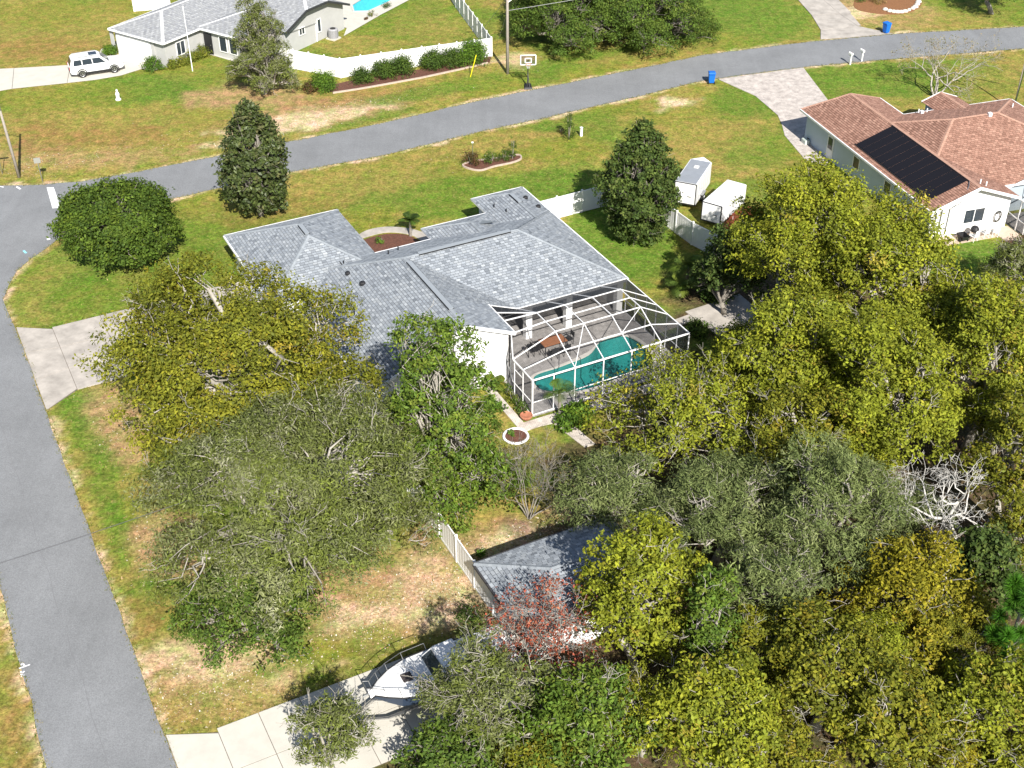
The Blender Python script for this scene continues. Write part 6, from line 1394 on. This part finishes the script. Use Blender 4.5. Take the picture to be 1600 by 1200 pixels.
# island bed in the front lawn
bed = catmull([tuple(P(*q).xy) for q in ((723, 259), (735, 265), (752, 267), (772, 261), (800, 255), (814, 249), (810, 243), (790, 246), (760, 250), (738, 253))], 5)
mb = MB(); mb.prism(bed, 0, .04); struct(obj("mulch_bed", mb, MULCH))
mb = MB()
for a, b_ in zip(bed, bed[1:] + bed[:1]): mb.bar((*a, .06), (*b_, .06), .12, .13)
struct(obj("bed_kerb", mb, MATS["pinkish_kerb"]))
shrub("dark red leaved plant at the left end of the island bed", 736, 257, .7, 1.3, HR, [1, 1, 1], 40, (.2, .06), 40); shrub("small green shrub in the middle of the island bed", 768, 254, .65, 1.1, HG, [1, 1, 1], 41, (.14, .05), 50); shrub("green feathery plant right of centre in the island bed", 788, 251, .5, 1.2, HG, [1, 1, 1], 42, (.2, .04), 50)
shrub("thin upright cypress at the right end of the island bed", 801, 249, .35, 2.4, HG, [1, 1, 1], 43, (.12, .04), 60); shrub("slim young cypress on the front lawn near the street", 889, 218, .5, 3.0, HG, [1, 1, 1], 44, (.14, .04), 50, name="young_cypress", cat="tree"); shrub("low brown twiggy plant beside the young cypress", 877, 208, .4, .6, HR, [1, 1, 1], 45, (.12, .04), 40)
q = P(739, 258); t = thing("bird_feeder_pole", "pale thin post in the island bed", "post", (q.x, q.y, 0)); mb = MB(); mb.tube([(0, 0, 0), (0, 0, 2.0)], .035, 6); obj("post", mb, STEEL, t); mb = MB(); mb.box((0, 0, 2.03), (.16, .16, .06)); obj("cap", mb, ALU, t)
# entry bed of the grey roofed house
ent = catmull([W(*q) for q in ((27.1, 74.5), (31.5, 74.6), (31.8, 77.3), (30.5, 78.6), (28.5, 78.7), (27.2, 77.8))], 5); mb = MB(); mb.prism(ent, 0, .05); struct(obj("mulch_bed", mb, MULCH))
mb = MB(); path = catmull([W(*q) for q in ((27.3, 78.7), (29, 79.9), (31, 79.6), (32.7, 77.8), (33, 75.2), (32.2, 75.0), (31.9, 77.5), (30.5, 78.9), (28.8, 79.0))], 5); mb.prism(path, 0, .045); struct(obj("entry_path", mb, CONC, tri=True))
palm("small dark palm at the entry of the grey roofed house", 0, 0, 1.3, 12, 1.3, HG, 3, base=W(31.7, 77.6)); shrub("yellow green shrub at the entry porch corner", 0, 0, .45, .9, HY, [1, 1, 1], 47, base=W(35.2, 74.6)); shrub("green shrub beside the garage wing in the entry bed", 0, 0, .6, 1.0, HG, [1, 1, 1], 48, base=W(27.5, 77.6)); shrub("small green shrub in the middle of the entry bed", 0, 0, .4, .6, HB, [1, 1, 1], 49, base=W(29.3, 77.6))
# around the pool cage
for i, v in enumerate((54.2, 54.9, 55.6, 56.3, 57.0)): shrub("green border shrub by the pool cage side wall, number %s from the terracotta bowl" % ("one", "two", "three", "four", "five")[i], 0, 0, .42, 1.0, [HG, HG, HY, HG, HB][i], [1, 1, 1], 50 + i, base=W(28.83, v), group="border along the pool cage", den=70)
q = W(28.75, 53.6); t = thing("terracotta_pot", "broken terracotta bowl at the corner of the pool cage", "pot", q); mb = MB(); mb.lathe([(.22, .05), (.36, .22), (.40, .34), (.36, .36), (.3, .3), (.05, .26)], 14); obj("bowl", mb, mat("terracotta", (.42, .17, .10), .85, noise=(5, .3)), t)
q = P(806, 683); t = thing("planter_ring", "round white edged planter at the bend of the paver path", "planter", (q.x, q.y, 0)); mb = MB(); mb.tube([(.72 * math.cos(a), .72 * math.sin(a), .08) for a in np.linspace(0, 2 * PI, 25)], .08, 6, False); obj("ring", mb, STUCCO, t); mb = MB(); mb.lathe([(.68, 0), (.68, .06), (.05, .09)], 18); obj("soil", mb, MULCH, t)
shrub("small green plant inside the round white edged planter", 799, 680, .25, .45, HB, [1, 1, 1], 57)
palm("slim palm at the front of the pool cage", 867, 664, 1.9, 13, 1.35, HG, 5, base=W(30.7, 52.95), wfr=.035); shrub("bright broad leaved shrub at the foot of the slim palm", 885, 667, .8, 1.0, HB, [1, 1, 1], 58, (.3, .12), 20); shrub("bright green broad leaved shrub right of the slim palm", 905, 655, .9, 1.2, HB, [1, 1, 1], 59, (.3, .12), 20)
palm("yellow green broad leaved palm at the white gable corner", 773, 613, .7, 11, 1.1, HY, 6, wfr=.16); shrub("bright green shrub beside the paver path below the gable corner", 770, 640, .7, .9, HB, [1, 1, 1], 60, (.2, .1), 30)
for i, (px, py, hh, lab) in enumerate(((1072, 445, 1.5, "green palm left of the shaded corner, taller one"), (1095, 440, 1.2, "green palm behind the taller palm by the fence"), (1062, 462, .9, "low green palm nearest the pool cage"))): palm(lab, px, py, hh, 16, 1.7, [(.10, .15, .02), (.15, .19, .03), (.07, .11, .02)], 10 + i)
shrub("dark undergrowth shrub at the shaded corner by the patio slab", 1120, 465, 1.2, 1.3, HG, [1, 1, 1], 61, (.2, .1), 35); shrub("green undergrowth shrub below the pool cage corner", 1090, 520, .9, 1.0, HG, [1, 1, 1], 62, (.2, .1), 35); shrub("low green shrub at the garage corner by the white fence", 752, 868, .35, .6, HB, [1, 1, 1], 63); shrub("dark green shrub at the foot of the red leaved oak", 735, 968, .7, 1.0, HG, [1, 1, 1], 64)
shrub("reddish shrub at the corner of the screen porch", 1592, 392, .9, 1.3, HR, [1, 1, 1], 65, (.16, .07), 45)
# stone ring bed across the street, upper right
mb = MB(); mb.prism(catmull([tuple(P(*q).xy) for q in ((1335, 12), (1375, 22), (1420, 20), (1440, 5), (1420, -12), (1350, -12))], 5), 0, .03); struct(obj("mulch_bed", mb, mat("rust_mulch", (.30, .14, .06), .95, noise=(8, .5), bump=(25, .8))))
rg_ = random.Random(5); k = 0
t = thing("stone_border", "curved border of pale stones round the rust coloured bed at the top right", "border", P(1400, 20))
for px, py in ((1383, 16), (1390, 18.5), (1396, 19.5), (1402, 20), (1408, 20), (1414, 19), (1420, 17), (1426, 14.5), (1430, 12), (1433, 8), (1435, 4), (1436, 0)):
    q = P(px, py) - P(1400, 20); mb = MB(); r = rg_.uniform(.22, .36); mb.lathe([(r * .8, -.02), (r, .1), (r * .7, .24), (r * .2, .3)], 8, (q.x, q.y, 0)); obj("stone", mb, MATS["limestone"], t)
shrub("dry ornamental grass clump in the rust coloured bed", 1372, 4, .8, .8, [(.3, .2, .08), (.25, .2, .06), (.2, .12, .05)], [1, 1, 1], 70, (.3, .025), 40, cat="grass")
shrub("dark shrub at the top edge in the rust coloured bed", 1345, 2, .7, .9, HG, [1, 1, 1], 71)
tree("dark green tree at the top right edge", 1560, -28, 110, 80, 'green', .8, 72, lobes=5)

# ------------------------------------------------------------------ loose stuff: litter, pebbles, grass tufts
def in_road(x, y):
    c = False
    for k in range(len(ROAD)):
        (x1, y1), (x2, y2) = ROAD[k - 1], ROAD[k]
        if (y1 > y) != (y2 > y) and x < (x2 - x1) * (y - y1) / (y2 - y1) + x1: c = not c
    u, v = L2(x, y)
    return c or (3.2 < u < 19.5 and 34 < v < 39.6)
def scatter_stuff():
    rg = np.random.default_rng(77); V = []; C = []
    zones = [((480, 185), 8, 2.6, 1600), ((420, 205), 5, 1.6, 500), ((120, 250), 10, 2.2, 800), ((40, 262), 4, 2, 250), ((560, 165), 7, 2, 500), ((330, 1065), 5, 2.6, 1700), ((610, 950), 6, 2.6, 2400), ((690, 925), 2.6, 2.6, 1300), ((265, 855), 2, 3, 800), ((190, 670), 1.7, 4.5, 600), ((800, 845), 3.4, 1.4, 900), ((920, 800), 2.4, 2, 500), ((800, 100), 3, 3, 300), ((1055, 160), 2.4, 1.4, 200), ((720, 250), 6, 2, 150)]
    for (px, py), rx, ry, n in zones:
        q = P(px, py); a = rg.normal(size=n) * rx * .55; b_ = rg.normal(size=n) * ry * .55; c, s = math.cos(AZ1), math.sin(AZ1)
        x = q.x + a * c - b_ * s; y = q.y + a * s + b_ * c; l = rg.uniform(.016, .07, n) * rg.uniform(.5, 1, n); w = l * rg.uniform(.4, .9, n); t = rg.uniform(0, 2 * PI, n); tl = rg.uniform(.0, .05, n)
        inr = np.array([in_road(a_, b2) for a_, b2 in zip(x, y)]); x = x[~inr]; y = y[~inr]; n = len(x); l = l[~inr]; w = w[~inr]; t = t[~inr]; tl = tl[~inr]
        pal = np.array([(.52, .44, .33), (.42, .29, .16), (.30, .17, .08), (.62, .57, .48)])[rg.choice(4, n, p=[.25, .33, .34, .08])]
        for sx, sy, k in ((-1, 0, 0), (0, -1, .5), (1, 0, 1), (0, 1, .5)):
            V.append(np.stack([x + sx * l * np.cos(t) - sy * w * np.sin(t), y + sx * l * np.sin(t) + sy * w * np.cos(t), .012 + tl * k], 1)); C.append(pal)
        # reorder quads
        blk = np.stack(V[-4:], 1).reshape(-1, 3); cb_ = np.stack(C[-4:], 1).reshape(-1, 3); V[-4:] = [blk]; C[-4:] = [cb_]
    V = np.concatenate(V); C = np.concatenate(C)
    o = npobj("leaf_litter", V, len(V) // 4, 4, C, mat("dry_leaf", (1, 1, 1), .9, attr=True), None, "stuff"); o["label"] = "pale dry leaves and stones strewn over bare ground"; o["category"] = "leaf litter"
scatter_stuff()

def grass_tufts():
    """ragged grass along the asphalt and concrete edges, and scattered over the near lawns"""
    rg = np.random.default_rng(88); pts = []
    R_ = np.array(ROAD); Sg = np.roll(R_, -1, 0) - R_
    for p, d in zip(R_, Sg):
        L = math.hypot(*d)
        if L > 3 or abs(p[0]) > 62: continue
        for k in range(int(L * 16)): t = rg.random(); nn = np.array([-d[1], d[0]]) / max(L, 1e-6); pts.append(p + d * t + nn * rg.normal() * .10)
    for u0, v0, u1, v1 in ((5.4, 39.6, 18.5, 39.6), (5.4, 69.0, 17, 69.0), (5.4, 77.2, 18, 77.2)):
        for k in range(int(abs(u1 - u0) * 14)): t = rg.random(); pts.append(np.array(W(u0 + (u1 - u0) * t, v0 + (v1 - v0) * t + rg.normal() * .05)))
    n2 = 9000; cx = rg.uniform(-30, 16, n2); cy = rg.uniform(36, 104, n2)
    for a, b_ in zip(cx, cy):
        u, v = L2(a, b_)
        if in_road(a, b_) or u < 3.4 and v > 30 or (u < 18 and 67 < v < 78) or (u > 18 and 57 < v < 80) or (28 < u < 42 and 52 < v < 58): continue
        pts.append(np.array([a, b_]))
    pts = np.array(pts); n = len(pts); V = []; C = []
    pal = np.array([(.16, .17, .03), (.10, .15, .02), (.28, .23, .07), (.34, .28, .11)])
    c = pal[rg.choice(4, n, p=[.35, .2, .25, .2])] * rg.uniform(.7, 1.2, (n, 1))
    blk = []; cb_ = []
    for k in range(4):
        a = rg.uniform(0, 2 * PI, n); h = rg.uniform(.03, .10, n); w = rg.uniform(.012, .03, n); o = rg.normal(size=(n, 2)) * .05; ln = rg.uniform(.02, .09, n)
        b0 = np.stack([pts[:, 0] + o[:, 0] - w * np.sin(a), pts[:, 1] + o[:, 1] + w * np.cos(a), np.full(n, .0)], 1); b1 = np.stack([pts[:, 0] + o[:, 0] + w * np.sin(a), pts[:, 1] + o[:, 1] - w * np.cos(a), np.full(n, .0)], 1)
        tp = np.stack([pts[:, 0] + o[:, 0] + ln * np.cos(a), pts[:, 1] + o[:, 1] + ln * np.sin(a), h + .02], 1)
        blk.append(np.stack([b0, b1, tp], 1).reshape(-1, 3)); cb_.append(np.repeat(c, 3, 0))
    o = npobj("grass_tufts", np.concatenate(blk), n * 4, 3, np.concatenate(cb_), LEAF, None, "stuff"); o["label"] = "ragged grass tufts along the road edges and over the lawns"; o["category"] = "grass"
grass_tufts()
